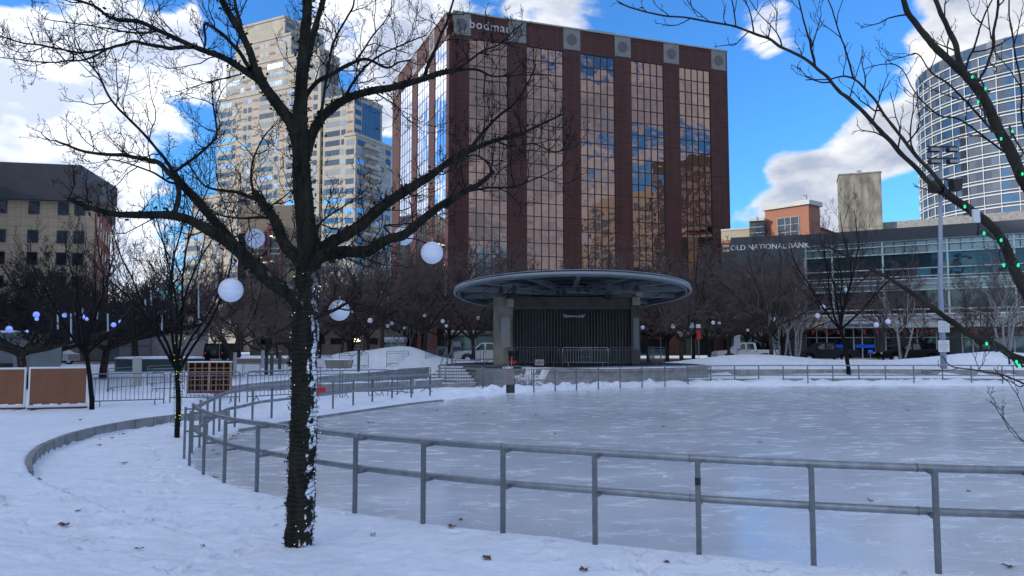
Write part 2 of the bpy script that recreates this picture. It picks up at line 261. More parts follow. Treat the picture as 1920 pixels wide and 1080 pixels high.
# ------------------------------------------------------------------ mesh helpers
ORG = {}
def tag(o, label=None, cat=None, group=None, kind=None):
    if label: o['label'] = label
    if cat: o['category'] = cat
    if group: o['group'] = group
    if kind: o['kind'] = kind
    return o
def thing(name, loc, label, cat, group=None):
    o = bpy.data.objects.new(name, None); COL.objects.link(o); o.location = loc; o.empty_display_size = .2
    ORG[o] = Vector(loc); return tag(o, label, cat, group)
class MB:
    def __init__(s): s.v = []; s.f = []
    def add(s, vs, fs):
        k = len(s.v); s.v.extend([tuple(p) for p in vs]); s.f.extend([tuple(i + k for i in f) for f in fs]); return s
    def box8(s, P): return s.add(P, [(0, 3, 2, 1), (4, 5, 6, 7), (0, 1, 5, 4), (1, 2, 6, 5), (2, 3, 7, 6), (3, 0, 4, 7)])
    def box(s, x0, x1, y0, y1, z0, z1): return s.box8([(x0, y0, z0), (x1, y0, z0), (x1, y1, z0), (x0, y1, z0), (x0, y0, z1), (x1, y0, z1), (x1, y1, z1), (x0, y1, z1)])
    def obox(s, c, hx, hy, z0, z1, rz=0):
        ca, sa = math.cos(rz), math.sin(rz); Q = [(-hx, -hy), (hx, -hy), (hx, hy), (-hx, hy)]
        q = [(c[0] + a * ca - b * sa, c[1] + a * sa + b * ca) for a, b in Q]; return s.box8([(*p, z0) for p in q] + [(*p, z1) for p in q])
    def bar(s, a, b, w, h=None, up=(0, 0, 1)):
        a = Vector(a); b = Vector(b); h = h or w; d = (b - a).normalized(); up = Vector(up)
        if abs(d.dot(up)) > .98: up = Vector((1, 0, 0))
        x = d.cross(up).normalized() * w / 2; y = x.cross(d).normalized() * h / 2
        return s.box8([a - x - y, a + x - y, b + x - y, b - x - y, a - x + y, a + x + y, b + x + y, b - x + y])
    def tube(s, pts, rad, n=6, cap=True):
        pts = [Vector(p) for p in pts]; m = len(pts)
        if not hasattr(rad, '__len__'): rad = [rad] * m
        k = len(s.v); ref = None
        for i, p in enumerate(pts):
            t = (pts[min(i + 1, m - 1)] - pts[max(i - 1, 0)]); t = t.normalized() if t.length > 1e-9 else Vector((0, 0, 1))
            if ref is None: ref = Vector((0, 0, 1)) if abs(t.z) < .9 else Vector((1, 0, 0))
            x = (ref - t * ref.dot(t))
            x = x.normalized() if x.length > 1e-6 else t.orthogonal().normalized()
            ref = x; y = t.cross(x); r = rad[i]
            for j in range(n):
                a = 2 * math.pi * j / n; q = p + x * (r * math.cos(a)) + y * (r * math.sin(a)); s.v.append((q.x, q.y, q.z))
        for i in range(m - 1):
            for j in range(n):
                a = k + i * n + j; b = k + i * n + (j + 1) % n; s.f.append((a, b, b + n, a + n))
        if cap: s.f.append(tuple(k + j for j in range(n))[::-1]); s.f.append(tuple(k + (m - 1) * n + j for j in range(n)))
        return s
    def lathe(s, c, prof, n=24, sx=1, sy=1):
        k = len(s.v)
        for r, z in prof:
            for j in range(n):
                a = 2 * math.pi * j / n; s.v.append((c[0] + r * math.cos(a) * sx, c[1] + r * math.sin(a) * sy, c[2] + z))
        for i in range(len(prof) - 1):
            for j in range(n):
                a = k + i * n + j; b = k + i * n + (j + 1) % n; s.f.append((a, b, b + n, a + n))
        s.f.append(tuple(k + j for j in range(n))[::-1]); s.f.append(tuple(k + (len(prof) - 1) * n + j for j in range(n))); return s
    def sphere(s, c, r, n=12, m=8):
        return s.lathe(c, [(max(1e-4, r * math.sin(math.pi * i / m)), -r * math.cos(math.pi * i / m)) for i in range(m + 1)], n)
    def prism(s, poly, axis, a, b):
        """poly in the plane perpendicular to axis ('x': (y,z), 'y': (x,z), 'z': (x,y)); extruded a..b"""
        mk = {'x': lambda p, t: (t, p[0], p[1]), 'y': lambda p, t: (p[0], t, p[1]), 'z': lambda p, t: (p[0], p[1], t)}[axis]
        n = len(poly); return s.add([mk(p, a) for p in poly] + [mk(p, b) for p in poly], [tuple(range(n))[::-1], tuple(range(n, 2 * n))] + [(i, (i + 1) % n, n + (i + 1) % n, n + i) for i in range(n)])
    def build(s, name, m, parent=None, smooth=False, org=None, bevel=0, fixn=False):
        o0 = Vector(org) if org else (ORG.get(parent, Vector((0, 0, 0))) if parent else Vector((0, 0, 0)))
        me = bpy.data.meshes.new(name); me.from_pydata([(a - o0.x, b - o0.y, c - o0.z) for a, b, c in s.v], [], s.f); me.update()
        if fixn:
            import bmesh
            bm = bmesh.new(); bm.from_mesh(me); bmesh.ops.recalc_face_normals(bm, faces=bm.faces); bm.to_mesh(me); bm.free()
        if m: me.materials.append(m if not isinstance(m, str) else M[m])
        if smooth: me.polygons.foreach_set('use_smooth', [True] * len(me.polygons))
        o = bpy.data.objects.new(name, me); COL.objects.link(o)
        if parent: o.parent = parent; ORG[o] = o0
        else: o.location = o0; ORG[o] = o0
        if bevel:
            b = o.modifiers.new('bevel', 'BEVEL'); b.width = bevel; b.segments = 2; b.limit_method = 'ANGLE'
        return o
def copy_tree(o, parent=None):
    c = o.copy(); COL.objects.link(c); c.parent = parent
    for ch in o.children: copy_tree(ch, c)
    return c
def text_mesh(name, body, size, m, parent, loc, xdir, ydir, depth=.05, offset=0., spacing=1.):
    cu = bpy.data.curves.new(name, 'FONT'); cu.body = body; cu.size = size; cu.extrude = depth / 2; cu.offset = offset; cu.space_character = spacing; cu.resolution_u = 3
    t = bpy.data.objects.new(name, cu); COL.objects.link(t); dg = bpy.context.evaluated_depsgraph_get(); me = bpy.data.meshes.new_from_object(t.evaluated_get(dg)); bpy.data.objects.remove(t)
    me.materials.clear(); me.materials.append(M[m]); X = Vector(xdir).normalized(); Y = Vector(ydir).normalized(); Z = X.cross(Y); o0 = ORG.get(parent, Vector((0, 0, 0)))
    for v in me.vertices: v.co = Vector(loc) + X * v.co.x + Y * v.co.y + Z * v.co.z - o0
    o = bpy.data.objects.new(name, me); COL.objects.link(o); o.parent = parent; ORG[o] = o0; return o
class Frame:
    """facade frame: origin, along (unit, to the right seen from outside), outward normal"""
    def __init__(s, a, b):
        s.o = Vector((a[0], a[1], 0)); e = Vector((b[0] - a[0], b[1] - a[1], 0)); s.L = e.length; s.u = e.normalized(); s.n = Vector((s.u.y, -s.u.x, 0))
    def p(s, u, d, z): q = s.o + s.u * u + s.n * d; return Vector((q.x, q.y, z))
    def box(s, mb, u0, u1, z0, z1, d0=0., d1=.1):
        return mb.box8([s.p(u0, d1, z0), s.p(u1, d1, z0), s.p(u1, d0, z0), s.p(u0, d0, z0), s.p(u0, d1, z1), s.p(u1, d1, z1), s.p(u1, d0, z1), s.p(u0, d0, z1)])
    def quad(s, mb, u0, u1, z0, z1, d=0., jit=0.):
        j = [random.uniform(-jit, jit) for _ in range(3)]
        return mb.add([s.p(u0, d + j[0], z0), s.p(u1, d + j[1], z0), s.p(u1, d + j[1] + j[2], z1), s.p(u0, d + j[0] + j[2], z1)], [(0, 1, 2, 3)])
    kf = 1 / .9974
    def ux(s, px, d=0.):   # distance along the facade of the vertical line seen at pixel px
        k = (px - 960) / F * s.kf; o = s.o + s.n * d; return (o.x - k * o.y) / (k * s.u.y - s.u.x)
    def zy(s, u, y, x=None):
        q = s.o + s.u * u; px = 960 + F * q.x / q.y * cp if x is None else x; return PY(px, y, q.y).z
class Parts:
    """up to `limit` pieces become parts of their own, the rest one 'stuff' part"""
    def __init__(s, root, name, limit=100): s.root, s.name, s.limit, s.n, s.rest = root, name, limit, 0, {}
    def add(s, mb, m):
        if s.n < s.limit: s.n += 1; return mb.build(s.name, m, s.root)
        r = s.rest.setdefault(m, MB()); r.add(mb.v, mb.f)
    def done(s):
        for m, r in s.rest.items(): tag(r.build(s.name, m, s.root), kind='stuff')

# ------------------------------------------------------------------ rink outline and terrain
def catmull(P, n=6, closed=False):
    P = [Vector(p) for p in P]; out = []; m = len(P); rng_ = range(m if closed else m - 1)
    g = (lambda i: P[i % m]) if closed else (lambda i: P[max(0, min(m - 1, i))])
    for i in rng_:
        a, b, c, d = g(i - 1), g(i), g(i + 1), g(i + 2)
        for k in range(n):
            t = k / n; out.append(.5 * ((2 * b) + (c - a) * t + (2 * a - 5 * b + 4 * c - d) * t * t + (3 * b - a - 3 * c + d) * t ** 3))
    if not closed: out.append(P[-1].copy())
    return out
def resample(P, step):
    out = [P[0].copy()]; acc = 0.
    for a, b in zip(P, P[1:]):
        L_ = (b - a).length; pos = step - acc
        while pos <= L_: out.append(a.lerp(b, pos / L_)); pos += step
        acc = L_ - (pos - step)
    return out
ice_px = [(1920, 1078), (1800, 1075), (1600, 1065), (1440, 1053), (1280, 1037), (1115, 1018), (940, 998), (790, 980), (640, 957), (533, 934), (480, 922), (425, 903), (385, 886), (368, 873), (363, 860),
          (372, 842), (398, 825), (450, 808), (590, 783), (700, 767), (775, 756.5), (870, 746), (951, 738), (1100, 730), (1180, 726.5), (1320, 724.5), (1600, 723), (1920, 724)]
ice_pts = [PZ(x, y) for x, y in ice_px] + [Vector(p) for p in ((34, 36, 0), (36, 28, 0), (31, 18, 0), (21, 11, 0), (12, 8.3, 0))]
ICE = catmull(ice_pts, 8, True)
def seg_dist(X, Y, poly, closed=True):
    A = np.array([(p.x, p.y) for p in poly]); B = np.roll(A, -1, 0)
    if not closed: A, B = A[:-1], B[:-1]
    D = np.full(X.shape, 1e9); inside = np.zeros(X.shape, bool)
    for (ax, ay), (bx, by) in zip(A, B):
        dx, dy = bx - ax, by - ay; L2 = dx * dx + dy * dy + 1e-12
        t = np.clip(((X - ax) * dx + (Y - ay) * dy) / L2, 0, 1); D = np.minimum(D, (X - ax - t * dx) ** 2 + (Y - ay - t * dy) ** 2)
        if closed and ay != by: inside ^= ((ay > Y) != (by > Y)) & (X < (bx - ax) * (Y - ay) / (by - ay) + ax)
    D = np.sqrt(D); return np.where(inside, -D, D) if closed else D
curb_px = [(430, 783), (340, 790), (250, 802), (150, 824), (90, 847), (60, 868), (54, 888), (75, 913), (200, 965), (490, 1030)]
CURB = catmull([PZ(x, y, .06) for x, y in curb_px], 8)
CURBPOLY = CURB + [Vector(p) for p in ((1, 6.9, 0), (6, 6.0, 0), (14, 6.3, 0), (24, 9, 0), (34, 16, 0), (40, 28, 0), (38, 42, 0), (25, 46, 0), (8, 46, 0), (-4, 48, 0), (-5.4, 47.1, 0), (-7.8, 42.4, 0), (-10.1, 38.9, 0), (-11.5, 37, 0), (-12.9, 34.9, 0), (-12.4, 30, 0), (-10.6, 25.5, 0))]
rs = np.random.RandomState(3)
def vnoise(X, Y, s, seed):
    r = np.random.RandomState(seed); T = r.rand(64, 64); x = X * s + 1000; y = Y * s + 1000; xi = np.floor(x).astype(int); yi = np.floor(y).astype(int); fx = x - xi; fy = y - yi
    fx = fx * fx * (3 - 2 * fx); fy = fy * fy * (3 - 2 * fy); g = lambda a, b: T[a % 64, b % 64]
    return (g(xi, yi) * (1 - fx) + g(xi + 1, yi) * fx) * (1 - fy) + (g(xi, yi + 1) * (1 - fx) + g(xi + 1, yi + 1) * fx) * fy - .5
def sst(x, a, b): t = np.clip((x - a) / (b - a), 0, 1); return t * t * (3 - 2 * t)
MOUNDS = [(-2.37, 8.45, .34, .34, .06), (18.3, 57, 6.5, 3.2, .95), (35, 55, 7.0, 3.4, 1.15), (-12.6, 58.5, 4.0, 2.6, 1.3), (-8.0, 57.5, 2.6, 2.3, 1.15), (27, 60, 3.0, 3.0, .35), (-3, 60, 5, 3, .5)]
def terrain(X, Y):
    sd = seg_dist(X, Y, ICE); sc = seg_dist(X, Y, CURBPOLY)
    rag = vnoise(X, Y, 2.2, 1) * .10 + vnoise(X, Y, 7, 2) * .05
    path = -.10 + .14 * sst(sd + rag, -.10, .14)
    out = .22 - .08 * sst(Y, 26, 34) + .36 * sst(X, -16, -7) * sst(Y, 31, 42)
    near = sst(Y, 12, 8)                    # the open side towards the viewer ramps instead of stepping
    r = sst(sc, 0, .05) * (1 - near) + sst(sc, -.3, 3.2) * near
    left = path * (1 - r) + (out + near * .22) * r
    right = path + .14 * sst(sd, 2.60, 2.66) + .33 * sst(sd, 7.5, 7.56)
    wr = sst(X, 7.5, 9.5) * sst(Y, 24, 30)
    z = left * (1 - wr) + right * wr
    z = np.where(sd < -.05, np.minimum(z, path), z)
    for cx, cy, ax, ay, h in MOUNDS: z = z + h * np.exp(-((X - cx) / ax) ** 2 - ((Y - cy) / ay) ** 2)
    st = sst(Y, 63, 66); z = z * (1 - st) + .45 * st
    # shovelled snow piles round the far rim of the ice
    pil = sst(sd, .15, .6) * sst(sd, 2.6, 1.5) * sst(Y, 22, 36)
    z = z + pil * (.10 + .34 * np.abs(vnoise(X, Y, 1.1, 5)) + .26 * vnoise(X, Y, 3.1, 6) + .08 * vnoise(X, Y, 6.5, 12))
    soft = sst(sd, .3, 1.2) * (1 - st)
    z = z + soft * (vnoise(X, Y, .35, 7) * .07 + vnoise(X, Y, 1.2, 8) * .035 + vnoise(X, Y, 4, 9) * .022 + vnoise(X, Y, 9, 10) * .012)
    return z, sd
def tz(x, y): return float(terrain(np.array([float(x)]), np.array([float(y)]))[0][0])
def lin(*seg):
    o = []
    for a, b, st in seg: o += list(np.arange(a, b, st))
    return np.array(o + [seg[-1][1]])
gx = lin((-900, -100, 80), (-100, -30, 7), (-30, -13, .5), (-13, -9, .13), (-9, 6, .065), (6, 42, .35), (42, 100, 6), (100, 900, 80))
gy = lin((-500, -40, 46), (-40, 2, 3), (2, 6.5, .5), (6.5, 14, .055), (14, 24, .11), (24, 46, .17), (46, 70, .5), (70, 150, 8), (150, 1800, 165))
GX, GY = np.meshgrid(gx, gy); GZ, GSD = terrain(GX.ravel(), GY.ravel()); GZ = GZ.reshape(GX.shape); GSD = GSD.reshape(GX.shape)
# footprints trodden into the near snow
rf = random.Random(5)
def stamp(cx, cy, a, L_, W, dep):
    ix = np.searchsorted(gx, [cx - .5, cx + .5]); iy = np.searchsorted(gy, [cy - .5, cy + .5]); s_ = np.s_[iy[0]:iy[1], ix[0]:ix[1]]
    dx, dy = GX[s_] - cx, GY[s_] - cy; u = dx * math.cos(a) + dy * math.sin(a); v = -dx * math.sin(a) + dy * math.cos(a); q = (u / L_) ** 2 + (v / W) ** 2
    ok = GSD[s_] > .25; GZ[s_] += np.where(ok, -dep * np.exp(-q ** 2 * 1.2) + dep * .45 * np.exp(-(np.sqrt(q) - 1.35) ** 2 * 9), 0)
for _ in range(85):
    x, y, a = rf.uniform(-10, 5), rf.uniform(6.6, 22), rf.uniform(0, 6.28); n = rf.randint(4, 12)
    for k in range(n):
        sidev = .12 * (-1) ** k; stamp(x - math.sin(a) * sidev, y + math.cos(a) * sidev, a + rf.uniform(-.2, .2), .17, .075, rf.uniform(.05, .10)); x += math.cos(a) * .62; y += math.sin(a) * .62; a += rf.uniform(-.15, .15)
nx, ny = len(gx), len(gy); V = np.stack([GX, GY, GZ], -1).reshape(-1, 3); I = np.arange((ny - 1) * nx).reshape(ny - 1, nx)[:, :-1].ravel()
me = bpy.data.meshes.new('ground'); me.from_pydata(V.tolist(), [], np.stack([I, I + 1, I + nx + 1, I + nx], -1).tolist()); me.materials.append(M['snow']); me.polygons.foreach_set('use_smooth', [True] * len(me.polygons))
g = bpy.data.objects.new('ground', me); COL.objects.link(g); tag(g, kind='structure')
mb = MB(); mb.add([(p.x, p.y, 0) for p in [Vector((p.x, p.y, 0)) + (Vector((p.x - 12, p.y - 24, 0)).normalized() * .5) for p in ICE]], [tuple(range(len(ICE)))]); tag(mb.build('ice', 'ice'), kind='structure')
tag(MB().box(-300, 300, 68, 80, .30, .47).build('road', 'asphalt'), kind='structure')
tag(MB().box(-300, 300, 80.1, 84.5, .30, .60).build('pavement', 'brickpave'), kind='structure')
tag(MB().box(-300, 300, 66, 67.9, .30, .56).build('pavement', 'brickpave'), kind='structure')

# ------------------------------------------------------------------ rink railings
def offset_poly(P, d):
    out = []
    for i, p in enumerate(P):
        t = (P[min(i + 1, len(P) - 1)] - P[max(i - 1, 0)]); n = Vector((t.y, -t.x, 0)).normalized(); out.append(p + n * d)
    return out
near_px = [(2160, 1092), (1950, 1088), (1760, 1079), (1526, 1063), (1311, 1045), (1116, 1024), (943, 1005), (793, 985), (665, 965), (566, 945), (481, 924), (420, 908), (381, 892), (355, 875), (345, 862)]
near_posts = [Vector(p) for p in ((13.5, 8.45, .02), (12.45, 8.15, .02), (11.4, 7.92, .02), (10.35, 7.74, .02), (9.3, 7.58, .02), (8.25, 7.46, .02), (7.2, 7.36, .02))] + [PZ(x, y, .02) for x, y in near_px]
far_l = [PZ(x, y, .05) for x, y in ((411, 808), (440, 800), (473, 790), (509, 784), (566, 776), (624, 767), (662, 761), (698, 757), (735, 753.5), (771, 750.5), (806, 747.5))]
bend = catmull([near_posts[-2], near_posts[-1], far_l[0], far_l[1]], 40)
bend = [p for p in resample(bend, .98)]
mid = [p for p in bend if near_posts[-1].y + .55 < p.y < far_l[0].y - .55 ]
posts = near_posts + mid + far_l
def railing(name, posts, label, off, z_top, bracket, rad, zmid=.55, postw=.05):
    t = thing(name, (posts[0].x, posts[0].y, 0), label, 'railing'); base = catmull(posts, 8); inn = offset_poly(base, off); pin = offset_poly(posts, off)
    sl_ = 1
    MB().tube([Vector((p.x, p.y, z_top)) for p in inn], rad, 12).build('top_rail', 'steel', t, smooth=True)
    MB().tube([Vector((p.x, p.y, z_top * zmid)) for p in inn], rad, 12).build('lower_rail', 'steel', t, smooth=True)
    if bracket:
        for i in range(1, len(pin) - 1, 2):
            c = MB(); q = pin[i]; tt = (pin[i + 1] - pin[i - 1]).normalized()
            for zz in (z_top, z_top * zmid): MB().tube([Vector((q.x, q.y, zz)) + tt * .10, Vector((q.x, q.y, zz)) + tt * .115], rad * 1.12, 12).build('rail_joint', 'railpost', t)
    for i, (p, q) in enumerate(zip(posts, pin)):
        g0 = tz(p.x, p.y) - .12; tt = (posts[min(i + 1, len(posts) - 1)] - posts[max(i - 1, 0)]); rz = math.atan2(tt.y, tt.x)
        po = MB().obox((p.x, p.y), postw * .5, postw * .42, g0, z_top + rad * .3, rz).build('post', 'railpost', t, bevel=.004)
        if bracket:
            b = MB(); pv = Vector((p.x, p.y, 0)); qv = Vector((q.x, q.y, 0))
            for zz in (z_top - rad * .7, z_top * zmid - rad * .7): b = MB(); b.bar(pv + Vector((0, 0, zz)), qv + Vector((0, 0, zz)), .045, .03); b.build('bracket', 'railpost', po)
            if i == 11: MB().obox((p.x, p.y), .029, .026, .78, .86, rz).build('tape', 'black', po)
    return t
railing('rink_railing', posts, 'galvanised pipe railing curving round the near and left edge of the rink', .20, 1.03, True, .041, .58, .054)
farx = [1001, 1041, 1081, 1122, 1163, 1204, 1247, 1290, 1333, 1378, 1423, 1469, 1515, 1562, 1611, 1661, 1714, 1768, 1822, 1880, 1940, 2005]
fary = [733, 731, 728.8, 727, 725.4, 724.2, 722.8, 722, 721.2, 720.4] + [719.8] * 7 + [719.8, 720.2, 720.8, 721.5, 722.5]
railing('far_rink_railing', [PZ(x, y, .06) for x, y in zip(farx, fary)], 'thin pipe railing along the far edge of the ice, right of the stage', 0, 1.07, False, .034, .50, .055)

# ------------------------------------------------------------------ low walls
def wall_strip(name, pts, z0, z1, th, label, m='concrete', snow=.05, joints=True, cat='low wall'):
    t = thing(name, (pts[0].x, pts[0].y, 0), label, cat); a = offset_poly(pts, -th / 2); b = offset_poly(pts, th / 2); n = len(pts)
    f0 = z0 if callable(z0) else (lambda i: z0); f1 = z1 if callable(z1) else (lambda i: z1)
    def strip(A, B, lo, hi):
        mb = MB(); k = 0
        vs = []
        for i in range(n): vs += [(A[i].x, A[i].y, lo(i)), (B[i].x, B[i].y, lo(i)), (B[i].x, B[i].y, hi(i)), (A[i].x, A[i].y, hi(i))]
        fs = []
        for i in range(n - 1):
            for j in range(4): fs.append((4 * i + j, 4 * i + (j + 1) % 4, 4 * i + 4 + (j + 1) % 4, 4 * i + 4 + j))
        fs += [(0, 3, 2, 1), (4 * n - 4, 4 * n - 3, 4 * n - 2, 4 * n - 1)]; return mb.add(vs, fs)
    strip(a, b, f0, f1).build('wall_body', m, t, fixn=True)
    if snow: strip(offset_poly(pts, -th / 2 - .015), offset_poly(pts, th / 2 + .015), lambda i: f1(i) + .002, lambda i: f1(i) + snow * (.6 + .4 * math.sin(i * 1.7))).build('snow_cap', 'snow', t, smooth=False, fixn=True)
    if joints:
        j = MB()
        for i in range(1, n - 1, 3):
            tt = (pts[i + 1] - pts[i - 1]).normalized(); j.obox((pts[i].x, pts[i].y), .006, th / 2 + .004, f0(i) + .003, f1(i) - .003, math.atan2(tt.y, tt.x))
        j.build('joint_line', 'dark', t)
    return t
cb = [p for p in CURB if p.x < -8.0 and p.y > 11.8]
wall_strip('curb_wall', cb, -.1, lambda i: .27 - .10 * max(0, (i - len(cb) * .75) / (len(cb) * .25)), .10, 'low curved concrete curb in the snow left of the rink railing', snow=0)
wall_strip('seat_wall', catmull([PZ(400, 740, .1), PZ(436, 733, .1), PZ(520, 727, .12), PZ(592, 722, .15), PZ(700, 712, .25), PZ(800, 702, .35)], 5), -.1, lambda i: .24 + .5 * min(1, i / 22), .35, 'long curved concrete seat wall behind the barricades, upper one', snow=.06, joints=False)
wall_strip('seat_wall', catmull([PZ(600, 736, .05), PZ(680, 733, .05), PZ(760, 729, .05), PZ(828, 725, .05)], 5), -.1, .43, .35, 'shorter curved concrete seat wall nearest the ice, left of the steps', snow=.07, joints=False)
wall_strip('rink_lip', [p for p in catmull([PZ(x, y + 1.5, 0) for x, y in ((450, 808), (590, 784), (700, 767.5), (775, 757), (830, 751))], 8)], -.05, .07, .10, 'dark low concrete lip along the far left edge of the ice', snow=0, joints=False, cat='kerb')
far_in = [p for p in offset_poly(ICE, -2.63)]
def sd_curve(d, xmin, xmax):
    c = [p for p in offset_poly(ICE, -d) if p.y > 30 and xmin < p.x < xmax]; c2 = [p for p in offset_poly(ICE, d) if p.y > 30 and xmin < p.x < xmax]
    sa = seg_dist(np.array([c[len(c) // 2].x]), np.array([c[len(c) // 2].y]), ICE)[0]; return c if sa > 0 else c2
wall_strip('terrace_wall', sd_curve(2.63, 9.2, 33), -.1, .27, .12, 'lower terrace wall just behind the far railing, half buried in snow', snow=.04)
wall_strip('terrace_wall', sd_curve(7.53, 9.2, 36), .05, .62, .14, 'upper terrace wall below the two snow mounds', snow=.05)

# ------------------------------------------------------------------ stage pavilion
SC = Vector((3.85, 49.0, 0)); PR = 8.5; PZT = .9
def stage():
    t = thing('stage_pavilion', (SC.x, SC.y, 0), 'open air stage with a tilted round steel roof over a dark corrugated back wall', 'stage')
    MB().lathe((SC.x, SC.y, 0), [(PR, -.2), (PR, PZT - .12), (PR + .08, PZT - .12), (PR + .08, PZT)], 72).build('platform', 'concrete', t)
    MB().lathe((SC.x, SC.y, 0), [(PR - .3, PZT + .004), (PR - .3, PZT + .02)], 72).build('deck', 'stage_dark', t)
    sn = MB(); r1, r2 = PR + .03, PR - .55
    for i in range(20):
        a0, a1 = R(-128 + i * 5), R(-128 + (i + 1) * 5)
        if -4 < i - 6 < 30: sn.add([(SC.x + r * math.cos(a), SC.y + r * math.sin(a), z) for z in (PZT + .025, PZT + .07) for r, a in ((r1, a0), (r1, a1), (r2, a1), (r2, a0))], [(0, 1, 2, 3)[::-1], (4, 5, 6, 7), (0, 1, 5, 4), (1, 2, 6, 5), (2, 3, 7, 6), (3, 0, 4, 7)])
    sn.build('snow_cap', 'snow', t)
    Y0 = 48.2; xl = PY(925, 600, Y0).x; xr = PY(1200, 600, Y0).x; x1 = PY(962, 600, Y0).x; x2 = PY(1183, 600, Y0).x; top = PY(1060, 556, Y0).z; lint = PY(1060, 580, Y0).z
    MB().box(xl, x1, Y0, Y0 + 4.5, PZT, top).build('left_pier', 'concrete_warm', t, bevel=.03)
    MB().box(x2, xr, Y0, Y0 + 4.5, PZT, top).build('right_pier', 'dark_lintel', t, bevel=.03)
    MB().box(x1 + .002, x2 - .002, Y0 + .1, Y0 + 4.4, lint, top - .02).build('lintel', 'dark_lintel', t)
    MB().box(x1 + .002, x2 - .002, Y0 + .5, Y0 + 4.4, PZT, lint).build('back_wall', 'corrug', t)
    c = MB(); n = 38; w = (x2 - x1) / n
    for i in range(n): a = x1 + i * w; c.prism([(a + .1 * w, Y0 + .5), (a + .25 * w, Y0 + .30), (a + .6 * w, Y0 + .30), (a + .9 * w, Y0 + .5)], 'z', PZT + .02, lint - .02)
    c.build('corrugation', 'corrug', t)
    MB().box(x1 + .5 * 0 - .75, x1 - .18, Y0 - .03, Y0 - .002, 2.0, 3.9).build('notice_panel', 'stone', t)
    MB().box(x2 + .15, x2 + .5, Y0 - .03, Y0 - .002, 1.9, 3.9).build('notice_panel', 'metalpanel', t)
    bx = PY(1077, 592, Y0).x; bz = PY(1077, 592, Y0).z
    MB().add([(bx - .75, Y0 + .3, bz + .12), (bx - .6, Y0 + .24, bz - .12), (bx - .1, Y0 + .22, bz - .08), (bx + .6, Y0 + .24, bz - .13), (bx + .72, Y0 + .3, bz + .12), (bx + .25, Y0 + .2, bz + .01), (bx - .3, Y0 + .2, bz + .04)], [(0, 1, 2, 6), (6, 2, 5), (2, 3, 5), (5, 3, 4)]).build('torn_banner', 'stone', t)
    # door outline frame low in the wall
    d = MB(); dx = PY(1098, 650, Y0).x
    for xx in (dx - .38, dx + .38): d.box(xx - .02, xx + .02, Y0 + .3, Y0 + .37, PZT + .1, 2.1)
    for zz in (1.4, 1.95): d.box(dx - .38, dx + .38, Y0 + .3, Y0 + .37, zz, zz + .04)
    d.build('ladder', 'steel', t)
    # roof: tilted disc
    RR = 7.55; tilt = math.atan(1.3 / 15); C = Vector((SC.x + .0, SC.y, PY(1071, 551, SC.y).z))
    def rp(r, a, dz):   # dz is measured normal to the disc
        x, y = r * math.cos(a), r * math.sin(a); return Vector((C.x + x, C.y + y * math.cos(tilt) + dz * math.sin(tilt), C.z - y * math.sin(tilt) + dz * math.cos(tilt)))
    def ring(prof, n=96):
        mb = MB(); m = len(prof)
        for i in range(n):
            for r, z in prof: mb.v.append(tuple(rp(r, 2 * math.pi * i / n, z)))
        for i in range(n):
            j = (i + 1) % n
            for k in range(m): l = (k + 1) % m; mb.f.append((i * m + k, j * m + k, j * m + l, i * m + l))
        return mb
    ring([(RR - .02, -.12), (RR + .08, -.05), (RR + .10, .02), (RR + .04, .11), (RR - .25, .16), (RR - .30, .12), (RR - .10, .06), (RR - .10, -.08)]).build('rim', 'stage_rim', t, smooth=True)
    ring([(RR - .30, -.13), (RR - .24, -.13), (RR - .22, .0), (RR - .28, .0)]).build('inner_rim', 'stage_roof', t)
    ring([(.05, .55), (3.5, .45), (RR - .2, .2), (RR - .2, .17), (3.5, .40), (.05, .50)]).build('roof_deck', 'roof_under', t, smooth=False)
    ring([(RR - .9, .26), (RR - .1, .2), (RR + .02, .22), (RR - .9, .31)]).build('snow_cap', 'snow', t)
    mb = MB()
    for k in range(14):
        a = R(12 + k * 360 / 14); i0 = rp(1.6, a, .02); i1 = rp(RR - .3, a, -.02); bm_ = MB(); bm_.bar(i0 - Vector((0, 0, .12)), i1, .26, .05); bm_.bar(rp(1.6, a, .12), rp(RR - .3, a, .1), .09, .3); bm_.build('beam', 'stage_rim', t)
    mb = MB()
    for rr in (2.6, 4.2, 5.8):
        P = [rp(rr, 2 * math.pi * i / 40, .02) for i in range(41)]; mb.tube(P, .035, 6)
    mb.build('lighting_pipe', 'lampgrey', t)
    ring([(.02, -.2), (1.7, -.18), (1.7, .3), (.02, .3)], 32).build('centre_hub', 'stage_roof', t)
    MB().box(x1 + 1.2, x2 - 1.2, Y0 + 1.0, Y0 + 3.6, top - .05, C.z + .3).build('roof_support', 'dark_lintel', t)
    rl = random.Random(4)
    for k in range(13):
        a = R(195 + k * 27.5 / 1.05 % 150 + rl.uniform(-3, 3)); rr = (4.2, 5.8, 2.6)[k % 3]; p = rp(rr, a, -.05)
        l = MB().tube([p, p + Vector((0, 0, -.15))], .03, 6); l.tube([p + Vector((0, 0, -.15)), p + Vector((0, -.05, -.45))], [.12, .17], 10); l.build('stage_lamp', 'lampgrey', t, smooth=False)
    for px, py_ in ((956, 568), (1193, 565)):
        p = PY(px, py_, Y0 - .3); MB().obox((p.x, p.y), .22, .18, p.z - .25, p.z + .25, R(20 if px < 1000 else -20)).build('speaker', 'beige', t, bevel=.02)
    p = PY(1198, 552, Y0 - 1); MB().obox((p.x, p.y), .2, .15, p.z - .12, p.z + .12).build('flood_lamp', 'beige', t)
stage()
